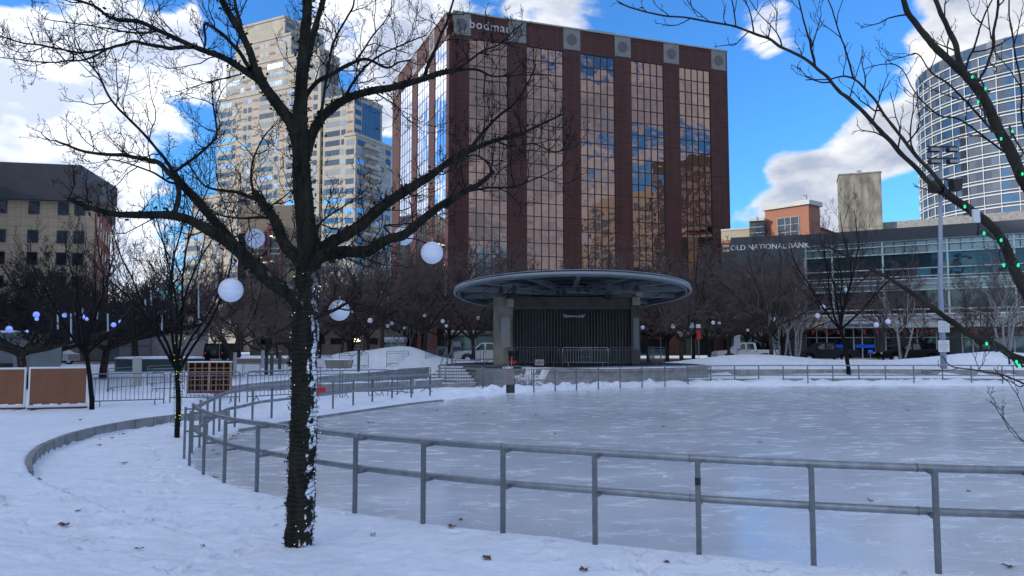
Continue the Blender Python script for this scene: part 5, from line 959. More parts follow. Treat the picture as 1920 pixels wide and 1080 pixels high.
pickup(X_(1491, 69), 69, .47, 'grey_paint', 'dark grey pickup truck parked between the birch clump and the bank entrance')
pickup(X_(1653, 69), 69, .47, 'black_paint', 'black pickup truck partly hidden by the furthest right mound')
pickup(X_(852, 66.8), 66.8, .47, 'white_paint', 'white pickup truck left of the stage pier with its bed loaded', 1, 5.6)
def car(x, Y, z, paint, label, w=1.8, flip=1, kind='car'):
    t = thing('parked_car', (x, Y, z), label, 'car'); X = lambda u: x + flip * u
    MB().prism([(X(u), z + h) for u, h in ((0, .35), (.03, .8), (.9, .95), (1.5, 1.4), (3.2, 1.42), (4.0, .98), (4.45, .9), (4.5, .35))], 'y', Y, Y + w).build('body', paint, t, fixn=True, bevel=.05)
    MB().prism([(X(u), z + h) for u, h in ((1.1, .97), (1.62, 1.33), (3.1, 1.35), (3.75, .97))], 'y', Y - .012, Y + w + .012).build('window', 'carglass', t, fixn=True)
    for u in (.85, 3.6):
        for yy in (Y + .08, Y + w - .08): wheel(t, (X(u), yy, z + .33), .33, .2)
    MB().prism([(X(u), z + h) for u, h in ((1.55, 1.43), (3.15, 1.44), (3.1, 1.5), (1.6, 1.5))], 'y', Y + .1, Y + w - .1).build('snow_cap', 'snow', t, fixn=True)
    MB().box(min(X(-.02), X(.05)), max(X(-.02), X(.05)), Y + .1, Y + .4, z + .6, z + .75).build('headlight', 'headl', t)
car(X_(28, 62), 62, .5, 'silver_paint', 'pale snow covered car parked behind the purple lit trunk'); car(X_(30, 70), 70, .47, 'red_paint', 'dark red car behind the pale one at the museum'); 
car(X_(286, 110), 110, .45, 'red_paint', 'distant car with red tail lights in the sunlit gap')
def jeep():
    Y = 66.5; x0, x1 = X_(383, Y), X_(409, Y); z = .47; t = thing('off_roader', (x0, Y, z), 'black boxy off roader seen from behind with a spare wheel, left of the crossing sign', 'car'); xw = x0 + 1.85
    MB().prism([(x0, z + .45), (xw, z + .45), (xw, z + 1.1), (xw - .12, z + 1.8), (x0 + .12, z + 1.8), (x0, z + 1.1)], 'y', Y, Y + 4).build('body', 'black_paint', t, bevel=.04, fixn=True); MB().box(x0 + .3, xw - .3, Y - .02, Y - .003, z + 1.15, z + 1.65).build('window', 'carglass', t)
    c = Vector((x0 + 1.05, Y - .12, z + 1.05)); o = MB().tube([c - Vector((0, .12, 0)), c + Vector((0, .1, 0))], .38, 22).build('spare_wheel', 'rubber', t); MB().tube([c - Vector((0, .14, 0)), c - Vector((0, .12, 0))], .2, 12).build('rim', 'lampgrey', o)
    for xx in (x0 + .18, xw - .18):
        wheel2 = MB().tube([(xx, Y + .3, z + .4), (xx, Y + .301, z + .4)], .4, 8) if False else None
        w = MB(); w.obox((xx, Y + .5), .13, .38, z, z + .75); w.build('wheel', 'rubber', t, bevel=.1); MB().box(xx - .08, xx + .08, Y - .02, Y - .003, z + .85, z + 1.05).build('tail_light', 'tail', t)
jeep()
# floodlight pole
def floodpole():
    base = PZ(1770, 699, .33); Y = base.y; top = PY(1764, 272, Y); t = thing('floodlight_pole', (base.x, Y, .3), 'tall grey pole with black floodlights and two speakers, rising behind the far railing', 'light pole')
    MB().tube([(base.x, Y, .1), (base.x - .02, Y, 6), (top.x, Y, top.z)], [.20, .16, .09], 16).build('pole', 'pole', t, smooth=True)
    for y in (283, 305):
        z = PY(1764, y, Y).z; MB().box(top.x - 1.0, top.x + 1.0, Y - .12, Y - .04, z + .22, z + .32).build('cross_arm', 'black', t)
        for s in (-.62, .62):
            l = MB().obox((top.x + s, Y - .25), .36, .2, z - .14, z + .16).build('floodlight', 'black', t, bevel=.04); MB().box(top.x + s - .3, top.x + s + .3, Y - .475, Y - .455, z - .1, z + .1).build('lens', 'lampglass', l)
    z = PY(1764, 338, Y).z; MB().box(top.x - .6, top.x + .6, Y - .1, Y - .02, z, z + .1).build('cross_arm', 'black', t)
    for s, y in ((-.65, 351), (.75, 348)): z = PY(1764, y, Y).z; MB().prism([(top.x + s - .3, z - .38), (top.x + s + .22, z - .42), (top.x + s + .32, z + .4), (top.x + s - .36, z + .34)], 'y', Y - .6, Y + .1).build('speaker', 'black', t, bevel=.03, fixn=True)
    for y0, y1, m in ((601, 623, 1), (638, 660, 2)):
        a = PY(1760, y1, Y - .25); b = PY(1780, y0, Y - .25); s = MB().box(a.x, b.x, a.y, a.y + .03, a.z, b.z).build('sign_panel', 'sign', t, bevel=.01)
        x = MB(); n = 7
        for i in range(n):
            zz = a.z + (b.z - a.z) * (i + .9) / (n + .8); w_ = (b.x - a.x) * (.42 if m == 1 else .42 * math.sin(math.pi * (i + 1) / (n + 1))); cx = (a.x + b.x) / 2; x.box(cx - w_, cx + w_, a.y - .012, a.y - .006, zz, zz + .02)
        x.build('lettering', 'signtext', s)
floodpole()
# light poles behind
for px, yb, yt, Y, lb in ((613, 625, 618, 70, 0),):
    pass
def lamppost(px, ytop, Y, h, label, m='lampgrey'):
    p = PY(px, ytop, Y); t = thing('street_lamp', (p.x, Y, .5), label, 'street lamp'); MB().tube([(p.x, Y, .4), (p.x, Y, p.z)], [.07, .045], 8).build('pole', m, t, smooth=True); MB().lathe((p.x, Y, p.z), [(.08, 0), (.2, .1), (.2, .4), (.05, .62)], 10).build('lamp_head', 'globe', t, smooth=True)
lamppost(1237, 513, 92, 7, 'tall street lamp rising above the right part of the stage roof'); lamppost(1645, 606, 72, 4, 'lantern style lamp beside the bank entrance')
def simple_pole_sign(px, yt, yb, Y, w, h, m, label, name='road_sign', diamond=False):
    p = PY(px, (yt + yb) / 2, Y); t = thing(name, (p.x, Y, tz(p.x, Y)), label, 'sign'); MB().tube([(p.x, Y + .03, tz(p.x, Y) - .1), (p.x, Y + .03, p.z + h / 2)], .03, 6).build('pole', 'steel', t)
    s = MB(); rr = w / 2 * 1.2
    if diamond: s.prism([(p.x - rr, p.z), (p.x, p.z - rr), (p.x + rr, p.z), (p.x, p.z + rr)], 'y', Y - .02, Y + .0)
    else: s.box(p.x - w / 2, p.x + w / 2, Y - .02, Y, p.z - h / 2, p.z + h / 2)
    o = s.build('sign_panel', m, t, fixn=True); return t, o, p
t, o, p = simple_pole_sign(412, 629, 640, 58, .55, .6, 'yellow', 'yellow diamond pedestrian crossing sign on a pole left of the big trunk', diamond=True)
w = MB(); w.obox((p.x, p.y - .03), .05, .004, p.z - .08, p.z + .16); w.bar((p.x, p.y - .03, p.z - .06), (p.x - .12, p.y - .03, p.z - .28), .05, .01, (0, 1, 0)); w.bar((p.x, p.y - .03, p.z - .06), (p.x + .1, p.y - .03, p.z - .28), .05, .01, (0, 1, 0)); w.sphere((p.x, p.y - .03, p.z + .24), .06, 8, 6); w.bar((p.x - .14, p.y - .03, p.z + .0), (p.x + .14, p.y - .03, p.z + .1), .035, .01, (0, 1, 0)); w.build('walking_figure', 'black', o)
MB().box(p.x - .28, p.x + .28, p.y - .02, p.y, p.z - .80, p.z - .66).build('sub_plate', 'black', t)
t, o, p = simple_pole_sign(60, 649, 656, 58, .35, .5, 'sign', 'small parking sign on a thin pole by the pale car')
t, o, p = simple_pole_sign(1382, 632, 650, 66, .55, 1.2, 'sign', 'narrow white kerbside sign in front of the white pickup'); 
t, o, p = simple_pole_sign(1632, 656, 662, 62, .38, .25, 'bluegl', 'small bright blue sign on a dark post before the bank entrance'); 
# red banner and no-turn sign
t, o, p = simple_pole_sign(1310, 620, 636, 60, .32, .75, 'redbow', 'red ribbon decorated post right of the stage'); MB().box(p.x - .2, p.x + .16, p.y - .03, p.y - .005, p.z + .55, p.z + .85).build('small_panel', 'sign', t)
t, o, p = simple_pole_sign(1296, 605, 615, 64, .45, .45, 'sign', 'square white traffic sign in the branches right of the stage')
# stage notice, chairs, shovel
Y = 46.4; a, b = PY(1003, 685, Y), PY(1020, 674, Y); t = thing('notice_sign', (a.x, Y, a.z), 'small white notice with red lettering tied to a stage barricade', 'sign'); MB().box(a.x, b.x, Y, Y + .02, a.z, b.z).build('panel', 'sign', t)
text_mesh('lettering', 'NO', .15, 'red', t, (a.x + .16, Y - .006, b.z - .17), (1, 0, 0), (0, 0, 1), .01); text_mesh('lettering', 'TRESPASSING', .088, 'red', t, (a.x + .02, Y - .006, a.z + .06), (1, 0, 0), (0, 0, 1), .01, spacing=.9)
def chair(px, yb, rz, label, tip=0):
    p = PZ(px, yb, .06); p.y += .6; t = thing('deck_chair', (0, 0, 0), label, 'chair', 'white slatted chairs below the stage')
    for i in range(5): x = -.22 + i * .11; MB().bar((x, .28, .3), (x * 1.25, .62, 1.0 - abs(i - 2) * .04), .09, .02).build('back_slat', 'snow' if i == 9 else 'white', t)
    MB().box8([(-.28, -.3, .36), (.28, -.3, .36), (.25, .3, .26), (-.25, .3, .26), (-.28, -.3, .39), (.28, -.3, .39), (.25, .3, .29), (-.25, .3, .29)]).build('seat', 'white', t)
    for s in (-1, 1): MB().box(s * .33 - .06, s * .33 + .06, -.36, .38, .56, .585).build('armrest', 'white', t); MB().bar((s * .31, -.3, 0), (s * .31, -.3, .56), .08, .03).build('leg', 'white', t); MB().bar((s * .31, .5, 0), (s * .29, -.32, .38), .03, .1).build('leg', 'white', t)
    MB().box(-.26, .26, -.28, .25, .40, .46).build('snow_cap', 'snow', t)
    t.location = p; t.rotation_euler = (tip, 0, rz)
chair(962, 722, .5, 'white slatted chair nearest the steps, turned left'); chair(985, 726, -.6, 'white slatted chair leaning sideways in the middle of the three'); chair(1006, 727, -1.0, 'white slatted chair furthest right at the end of the railing')
p = PZ(957, 737, .03); t = thing('snow_shovel', tuple(p), 'black bladed snow shovel with a wooden handle standing upright at the ice edge', 'shovel')
bl = MB(); n = 6
for i in range(n): a0, a1 = -1 + 2 * i / n, -1 + 2 * (i + 1) / n; f = lambda a: -.06 * (1 - a * a); bl.box8([(p.x + a0 * .2, p.y + f(a0), p.z), (p.x + a1 * .2, p.y + f(a1), p.z), (p.x + a1 * .2, p.y + f(a1) + .02, p.z), (p.x + a0 * .2, p.y + f(a0) + .02, p.z), (p.x + a0 * .2, p.y + f(a0) + .05, p.z + .38), (p.x + a1 * .2, p.y + f(a1) + .05, p.z + .38), (p.x + a1 * .2, p.y + f(a1) + .07, p.z + .38), (p.x + a0 * .2, p.y + f(a0) + .07, p.z + .38)])
bl.build('blade', 'black', t); MB().tube([p + Vector((0, .02, .3)), p + Vector((.06, .45, 1.6))], .018, 8).build('handle', 'cubby', t); MB().bar(p + Vector((-.01, .46, 1.61)), p + Vector((.13, .46, 1.61)), .03).build('grip', 'red', t)
p = PY(962, 672, 46); t = thing('tool_bin', (p.x, p.y, .9), 'black bin with a red stripe standing beside the left pier', 'bin'); MB().lathe((p.x, p.y, .92), [(.22, 0), (.3, .8), (.32, .82), (.32, .9)], 14).build('bin_body', 'black', t); MB().lathe((p.x, p.y, 1.05), [(.25, 0), (.26, .18)], 14).build('stripe', 'red', t)
p = PZ(601, 741, .1); t = thing('red_crate', tuple(p), 'bright red plastic panel hung on the barricade just right of the big trunk', 'crate'); MB().box(p.x - .2, p.x + .2, p.y, p.y + .08, p.z, p.z + .34).build('panel', 'red', t, bevel=.02)
rb = MB()
for i in range(3): rb.box(p.x - .19 + i * .14, p.x - .10 + i * .14, p.y - .012, p.y - .001, p.z + .03, p.z + .31)
rb.build('rib', 'redbow', t); 
p = PZ(776, 735, .06); t = thing('notice_sheet', tuple(p), 'white paper notice clipped to the barricade near the steps', 'notice'); MB().box(p.x - .08, p.x + .08, p.y - .02, p.y - .01, p.z + .3, p.z + .55).build('paper', 'sign', t); x = MB()
for i in range(5): x.box(p.x - .06, p.x + .06, p.y - .026, p.y - .022, p.z + .33 + i * .04, p.z + .345 + i * .04)
x.build('lettering', 'signtext', t)
p = PZ(601, 742, .08); t = thing('marker_stake', (p.x, p.y + .3, .1), 'thin stake with a red ring on top, right of the big trunk', 'marker'); q = PY(601, 692, p.y + .3); MB().tube([(q.x, q.y, .1), (q.x, q.y, q.z)], .012, 6).build('stake', 'black', t); MB().tube([Vector((q.x + .05 * math.cos(a), q.y, q.z + .05 + .05 * math.sin(a))) for a in np.linspace(0, 6.28, 13)], .013, 5).build('ring', 'red', t)
# bench block, bollards
p = PZ(634, 686, .9); t = thing('concrete_bench', (p.x, p.y, .8), 'short concrete bench block below the left snow mound', 'bench'); MB().prism([(p.x - .85, 1.25), (p.x - .72, .75), (p.x + .72, .75), (p.x + .85, 1.25)], 'y', p.y, p.y + .5).build('block', 'concrete_warm', t, fixn=True); MB().box(p.x - .84, p.x + .84, p.y, p.y + .5, 1.253, 1.32).build('snow_cap', 'snow', t)
for i, (px, yt, yb, m, lb) in enumerate(((441, 662, 700, 'stone', 'pale grey pillar left of the bollard group'), (493, 658, 680, 'pole', 'left of the three dark green bollards'), (510, 661, 695, 'teal', 'middle, tallest of the dark green bollards'), (525, 659, 683, 'teal', 'right of the dark green bollards, beside the big trunk'), (673, 654, 696, 'teal', 'slim dark green post with a red cap right of the big trunk'))):
    Y = 46; a, b = PY(px, yt, Y), PY(px, yb, Y); t = thing('bollard', (a.x, Y, b.z), lb, 'bollard', 'posts behind the far barricades'); MB().tube([(a.x, Y, b.z - .3), (a.x, Y, a.z)], .11 if i != 4 else .09, 10).build('post', m, t, smooth=False); MB().lathe((a.x, Y, a.z), [(.12, 0), (.12, .03), (.03, .06)], 10).build('cap', 'red' if i == 4 else 'steel', t)
# shelters
def shelter(px0, px1, yt, yb, Y, label, roofm='snow'):
    a, b = PY(px0, yt, Y), PY(px1, yb, Y); t = thing('bus_shelter', (a.x, Y, .5), label, 'shelter'); MB().box(a.x, b.x, Y, Y + 2.2, a.z - .25, a.z).build('roof', 'offwhite', t, bevel=.03); MB().box(a.x, b.x, Y, Y + 2.2, a.z + .003, a.z + .22).build('snow_cap', 'snow', t, bevel=.05)
    m = MB(); n = 3
    for i in range(n + 1): x = a.x + .15 + (b.x - a.x - .3) * i / n; MB().tube([(x, Y + .2, .4), (x, Y + .2, a.z - .25)], .05, 8).build('post', 'steel', t)
    MB().box(a.x + .2, b.x - .2, Y + 1.9, Y + 1.93, .6, a.z - .3).build('back_glass', 'store_pale', t)
shelter(713, 757, 637, 660, 66, 'small snow roofed shelter left of the wide tree'); shelter(832, 926, 624, 650, 74, 'long flat canopy of the bus stop just left of the stage')
p = PY(828, 650, 68); t = thing('ticket_machine', (p.x, 68, .5), 'grey ticket cabinet beside the bus stop canopy', 'cabinet'); MB().box(p.x - .45, p.x + .45, 68, 68.5, .4, 2.0).build('cabinet_body', 'metalpanel', t, bevel=.03); MB().box(p.x - .3, p.x + .3, 67.97, 67.995, 1.2, 1.7).build('screen', 'dark', t)
p = PY(857, 640, 73); t = thing('advert_panel', (p.x, 73, .5), 'white and blue advert panel under the bus stop canopy', 'advert'); MB().box(p.x - .35, p.x + .35, 73, 73.1, .9, 2.4).build('panel', 'sign', t); MB().box(p.x - .34, p.x + .34, 72.97, 72.995, 1.6, 1.95).build('stripe', 'blue', t)
# fallen leaves
rl = random.Random(9)
LV = [(232, 870), (380, 1032), (134, 935), (145, 982), (119, 1006), (911, 1049), (1093, 1073), (864, 971), (1425, 827), (1631, 935), (940, 774), (908, 775), (875, 777), (692, 791), (787, 773), (1244, 798), (1815, 918), (187, 826), (210, 824), (186, 838), (150, 800), (847, 991), (699, 1006), (1580, 765), (1703, 768), (437, 816), (447, 812), (455, 810), (443, 820), (432, 822), (480, 812), (400, 842), (452, 806), (408, 849), (1890, 1058), (1250, 1057), (915, 1052), (25, 782), (223, 817), (232, 815), (403, 892), (70, 900), (260, 1050), (1245, 775), (1100, 780), (1005, 777), (700, 792), (1040, 812), (820, 768)]
lp = None
for i, (x, y) in enumerate(LV):
    p = PZ(x, y, .03); on = seg_dist(np.array([p.x]), np.array([p.y]), ICE)[0] < -.1; z = .006 if on else tz(p.x, p.y) + .012
    if lp is None:
        mb = MB(); n = 12; pr = [(.05 * (1 + .35 * math.cos(3 * a) + .2 * math.cos(7 * a)) * math.cos(a), .04 * (1 + .35 * math.cos(3 * a) + .2 * math.sin(5 * a)) * math.sin(a)) for a in [2 * math.pi * k / 16 for k in range(16)]]
        mb.add([(0, 0, .004)] + [(a, b, .004 + .018 * ((k % 4) / 3)) for k, (a, b) in enumerate(pr)], [(0, k + 1, (k + 1) % 16 + 1) for k in range(16)]); mb.tube([(0, 0, .006), (-.05, .02, .02), (-.08, .03, .025)], .002, 4); lp = mb.build('fallen_leaf', 'leaf'); o = lp
    else: o = lp.copy(); COL.objects.link(o)
    o.location = (p.x, p.y, z); o.rotation_euler = (rl.uniform(-.2, .2), rl.uniform(-.2, .2), rl.uniform(0, 6)); s = rl.uniform(.55, 1.1); o.scale = (s, s, s)
    tag(o, 'curled brown fallen leaf lying on the grey ice' if on else 'curled brown fallen leaf lying on the snow', 'leaf', 'leaves on the ice' if on else 'leaves on the snow')

# ------------------------------------------------------------------ buildings
random.seed(7)
def at_top(px, ytop, H):   # ground position of a vertical edge at px whose top (height H) shows at ytop
    d = ray(px, ytop); t = (H - CAMZ) / d.z; return (d.x * t, d.y * t)
def bodman():
    H = 48.3; A = at_top(848, 20, H); B = at_top(1357, 95, H); D = at_top(745, 152, H); C = (B[0] + D[0] - A[0], B[1] + D[1] - A[1])
    t = thing('office_tower', (A[0], A[1], .5), 'dark red brick office tower with tall bronze mirror glass bays', 'building'); fr = Frame(A, B); fl = Frame(D, A); fr.kf = fl.kf = 1 / .987
    MB().prism([(p[0], p[1]) for p in (A, B, C, D)], 'z', .2, H - .6).build('wall_core', 'brick', t, fixn=True)
    W = Parts(t, 'glass_bay'); zt, zb = H - 3.95, 3.2; ring = MB(); u0s = []
    bays = [(879, 952), (988, 1057), (1090, 1154), (1186, 1247), (1277, 1335)]; edges = [(fr.ux(a, .8), fr.ux(b, .8)) for a, b in bays]
    lb = [(750, 772), (782, 804), (815, 842)]; le = [(fl.ux(a, .7), fl.ux(b, .7)) for a, b in lb]
    for f, ed, gm, rows in ((fr, edges, 'bronze_glass', 22), (fl, le, 'side_glass', 22)):
        gd = .62 if f is fr else .72; us = [0.] + [x for e in ed for x in e] + [f.L]
        for i in range(0, len(us), 2):
            a, b = us[i], us[i + 1]; ex = (.8 if i == 0 and f is fr else 0); pz = MB(); f.box(pz, a, b, .3, zt, .0, .8); pz.build('brick_pier', 'brick', t)
        k = MB(); f.box(k, 0, f.L, zt, H - .5, .0, .8); k.build('brick_band', 'brick', t)
        for i in range(0, len(us), 2):
            c = (us[i] + us[i + 1]) / 2 if 0 < i < len(us) - 2 else (us[i] + us[i + 1]) / 2; w = 1.32
            if f is fl and i > 0 and i < 1: continue
            sq = MB(); f.box(sq, max(0.02, c - w), min(f.L, c + w), H - 3.6, H - .55, .802, .86); sqo = sq.build('stone_square', 'stone_grey', t)
            vn = MB(); cc = f.p(c, .87, H - 2.1); ring_ = [cc + f.u * (.78 * math.cos(a)) + Vector((0, 0, .78 * math.sin(a))) for a in [2 * math.pi * q / 24 for q in range(24)]]; ring2 = [p + f.n * .05 for p in ring_]
            vn.add([*ring_, *ring2], [tuple(range(24, 48))] + [(q, (q + 1) % 24, 24 + (q + 1) % 24, 24 + q) for q in range(24)]); vn.build('round_vent', 'vent', sqo, fixn=True)
        cp_ = MB(); f.box(cp_, -.1, f.L + .1, H - .5, H - .3, .0, .95); cp_.build('coping', 'stone', t)
        for a, b in ed:
            g_ = MB(); mu = MB(); n = 5
            for c in range(n):
                for r in range(rows): z0 = zb + (zt - zb) * r / rows; z1 = zb + (zt - zb) * (r + 1) / rows; f.quad(g_, a + (b - a) * c / n, a + (b - a) * (c + 1) / n, z0, z1, gd, .007)
            for c in range(n + 1): u = a + (b - a) * c / n; f.box(mu, u - .05, u + .05, zb, zt, gd - .03, gd + (.09 if f is fr else .03))
            for r in range(rows + 1): z = zb + (zt - zb) * r / rows; f.box(mu, a, b, z - .05, z + .05, gd - .03, gd + (.075 if f is fr else .02))
            o = g_.build('glass_bay', gm, t); mu.build('mullion', 'mullion', o)
            d_ = MB(); f.box(d_, a, b, .3, zb - .3, .1, .2); d_.build('ground_floor_glass', 'store_glass', t); d_ = MB(); f.box(d_, a, b, zb - .3, zb - .06, .1, .5); d_.build('bay_sill', 'brick', t)
    # roof rail and sign
    rl_ = MB(); ua, ub = fr.ux(1112), fr.ux(1168)
    for z in (H + .3, H + .9): rl_.tube([fr.p(ua, -1.5, z), fr.p(ub, -1.5, z)], .04, 5); rl_.tube([fr.p(ub, -1.5, z), fr.p(ub, -5, z)], .04, 5)
    for i in range(6): u = ua + (ub - ua) * i / 5; rl_.tube([fr.p(u, -1.5, H - .6), fr.p(u, -1.5, H + .9)], .04, 5)
    rl_.build('roof_rail', 'steel', t)
    u1, u2 = fr.ux(878, .8), fr.ux(955, .8); loc = fr.p(u1, .86, PY(878, 52, fr.p(u1, .8, 0).y).z)
    text_mesh('lettering', 'bodman', 1.75, 'letter_grey', t, loc, fr.u, (0, 0, 1), .14, .012, spacing=1.12)
    return t
bodman()
# serif feet for the lettering are beyond the default font; kept plain
def box_faces(xc, Yc, xl, xr, ang):
    """corner seen at xc; left face recedes at ang from frontal; returns footprint A(left end) C(corner) B(right end)"""
    C = Vector((X_(xc, Yc), Yc, 0)); l = Vector((-math.cos(ang), math.sin(ang), 0)); r = Vector((math.sin(ang), math.cos(ang), 0))
    def to(px, d): k = (px - 960) / F; s = (k * C.y - C.x) / (d.x - k * d.y); return C + d * s
    return to(xl, l), C, to(xr, r)
def tan_tower():
    ang = R(27); t = thing('tan_tower', (X_(560, 230), 230, .5), 'tall stepped tan precast tower with rows of windows, left of the brick office tower', 'building')
    W = Parts(t, 'window', 100); LV_ = Parts(t, 'louvre', 40)
    blocks = [(522, 236, 440, 598, 30, 66, 1), (535, 235, 427, 607, 62, 93, 0), (590, 233, 412, 628, 92, 150, 0), (594, 231, 398, 643, 150, 700, 0), (658, 222, 600, 712, 176, 700, 0), (662, 220, 640, 731, 250, 700, 2), (440, 224, 353, 470, 362, 700, 0), (452, 222, 343, 480, 425, 700, 0)]
    fh = 2.95
    C4 = Vector((X_(594, 231), 231, 0)); lv = Vector((-math.cos(ang), math.sin(ang), 0)); nb = Vector((math.sin(ang), math.cos(ang), 0))
    for bi, (xc, Yc, xl, xr, yt, yb, kind) in enumerate(blocks):
        if bi < 3:
            yb = 700; o_ = C4 + nb * (.8 + (2 - bi) * .9); k_ = (xc - 960) / F; s_ = (k_ * o_.y - o_.x) / (lv.x - k_ * lv.y); Yc = (o_ + lv * s_).y
        A, C, B = box_faces(xc, Yc, xl, xr, ang); D = A + B - C; zt = PY(xc, yt, Yc).z; z0 = .3; zw = PY(xc, (66, 93, 150)[bi], Yc).z - 2 if bi < 3 else .3
        MB().prism([(p.x, p.y) for p in (A, C, B, D)], 'z', z0, zt).build('wall_block', 'tan', t, fixn=True)
        cp_ = MB(); 
        for f in (Frame(A, C), Frame(C, B)): f.box(cp_, 0, f.L, zt - .5, zt + .25, .0, .3)
        cp_.build('cornice', 'tan', t)
        for fi, f in enumerate((Frame(A, C), Frame(C, B))):
            if bi == 0 and fi == 0: zz = zt - 6
            else: zz = zt - 1.2
            nf = max(0, int((zz - max(zw, 12)) / fh)); joint = MB()
            pat = [('b', 6.2), ('w', 2.1), ('l', 2.6), ('w', 2.1), ('w', 2.1), ('l', 2.8), ('b', 7.0), ('w', 2.2), ('l', 2.6)] if fi == 0 else [('b', 4.6), ('l', 2.2), ('w', 2.2), ('w', 2.2), ('w', 2.4)]
            if fi == 1 and bi == 4: # big curved-looking glass bay high on the right wing
                gz1, gz0 = zt - 1.5, PY(xc, 250, Yc).z; g_ = MB(); u0, u1 = f.L * .28, f.L * .93; n = 6
                for c in range(n):
                    for r in range(6): f.quad(g_, u0 + (u1 - u0) * c / n, u0 + (u1 - u0) * (c + 1) / n - .08, gz0 + (gz1 - gz0) * r / 6 + .08, gz0 + (gz1 - gz0) * (r + 1) / 6, .15, .01)
                g_.build('glass_bay', 'tower_glass', t)
            if fi == 1 and bi == 2:
                g_ = MB(); f.box(g_, f.L * .3, f.L * .95, zt - 22, zt - 3, .02, .12); g_.build('recess_shade_panel', 'vent', t)  # raised dark panel colours in the shade of a recess
            for k in range(nf):
                z1 = zz - k * fh; u = .5; j = 0
                if fi == 1 and bi == 4 and z1 > PY(xc, 252, Yc).z: 
                    q = MB(); f.quad(q, .5, f.L * .25, z1 - 1.8, z1 - .2, .06, .004); W.add(q, 'blue_glass'); continue
                if fi == 1 and bi == 2 and z1 > zt - 23: continue
                while u < f.L - 1.2:
                    kd, w = pat[j % len(pat)]; w = min(w, f.L - u - .3)
                    if kd == 'l' and w > 1.5: q = MB(); f.box(q, u + .2, u + w - .2, z1 - 1.55, z1 - .85, .0, .05); LV_.add(q, 'louver')
                    elif w > 1.0:
                        q = MB(); n = max(1, int(w / 1.05)) if kd == 'b' else 1
                        for c in range(n): f.quad(q, u + .22 + (w - .44) * c / n, u + .22 + (w - .44) * (c + 1) / n - .07, z1 - 1.95, z1 - .3, .06, .004)
                        W.add(q, random.choice(['blue_glass', 'blue_glass', 'pale_glass', 'pane']) if bi > 1 else 'dull_glass')
                    u += w + .05; j += 1
                if fi == 1 and bi == 5:
                    q = MB(); f.box(q, f.L * .15, f.L * .6, z1 - 2.25, z1 - 2.1, .0, 1.4); f.box(q, f.L * .15, f.L * .6, z1 - 2.1, z1 - 1.3, 1.34, 1.4); q.build('balcony', 'tan', t)
    W.done(); LV_.done()
    p = PY(540, 62, 229); 
    return t
tan_tower()
def glass_tower():
    H = 78; D_, Rr = 250, 30; ac = R(35.46); c = Vector((D_ * math.sin(ac), D_ * math.cos(ac), 0)); t = thing('curved_glass_tower', (c.x, c.y, .5), 'round glass tower with a bright white grid of frames at the right edge', 'building')
    n = 96; nf = 24; fh = H / nf
    pt = lambda r, a, z: Vector((c.x + r * math.cos(a), c.y + r * math.sin(a), z))
    W = Parts(t, 'glass_band'); fr = MB(); 
    for k in range(nf):
        g_ = MB(); z0, z1 = k * fh + .9, (k + 1) * fh
        for i in range(n):
            a0, a1 = 2 * math.pi * i / n, 2 * math.pi * (i + 1) / n
            if math.cos((a0 + a1) / 2 - math.atan2(-c.y, -c.x)) < -.2: continue
            j = random.uniform(-.02, .02); g_.add([pt(Rr - .1 + j, a0, z0), pt(Rr - .1 - j, a1, z0), pt(Rr - .1 - j, a1, z1), pt(Rr - .1 + j, a0, z1)], [(0, 1, 2, 3)])
        W.add(g_, 'tower_glass')
    MB().lathe((c.x, c.y, 0), [(Rr - .4, .2), (Rr - .4, H - 1)], 96).build('wall_core', 'metalpanel', t, smooth=True)
    for k in range(nf):
        for dz, h in ((0, .26), (.85, .2)):
            z = k * fh + dz; fr.lathe((c.x, c.y, 0), [(Rr - .3, z), (Rr + .25, z), (Rr + .25, z + h), (Rr - .3, z + h)], 96) if not (k == nf - 1 and dz > 0) else None
    for i in range(0, n):
        if i % 2: continue
        a = 2 * math.pi * i / n; fr.tube([pt(Rr + .05, a, .5), pt(Rr + .05, a, (nf - 1) * fh)], .12, 4)
    fr.build('white_grid', 'offwhite', t); MB().lathe((c.x, c.y, 0), [(Rr - .2, (nf - 1) * fh + .5), (Rr - .2, H)], 96).build('glass_crown', 'store_pale', t, smooth=True); MB().lathe((c.x, c.y, 0), [(Rr - .1, H), (Rr + .05, H + .1), (Rr + .05, H + .35), (Rr - .5, H + .35)], 96).build('top_ring', 'offwhite', t)
glass_tower()
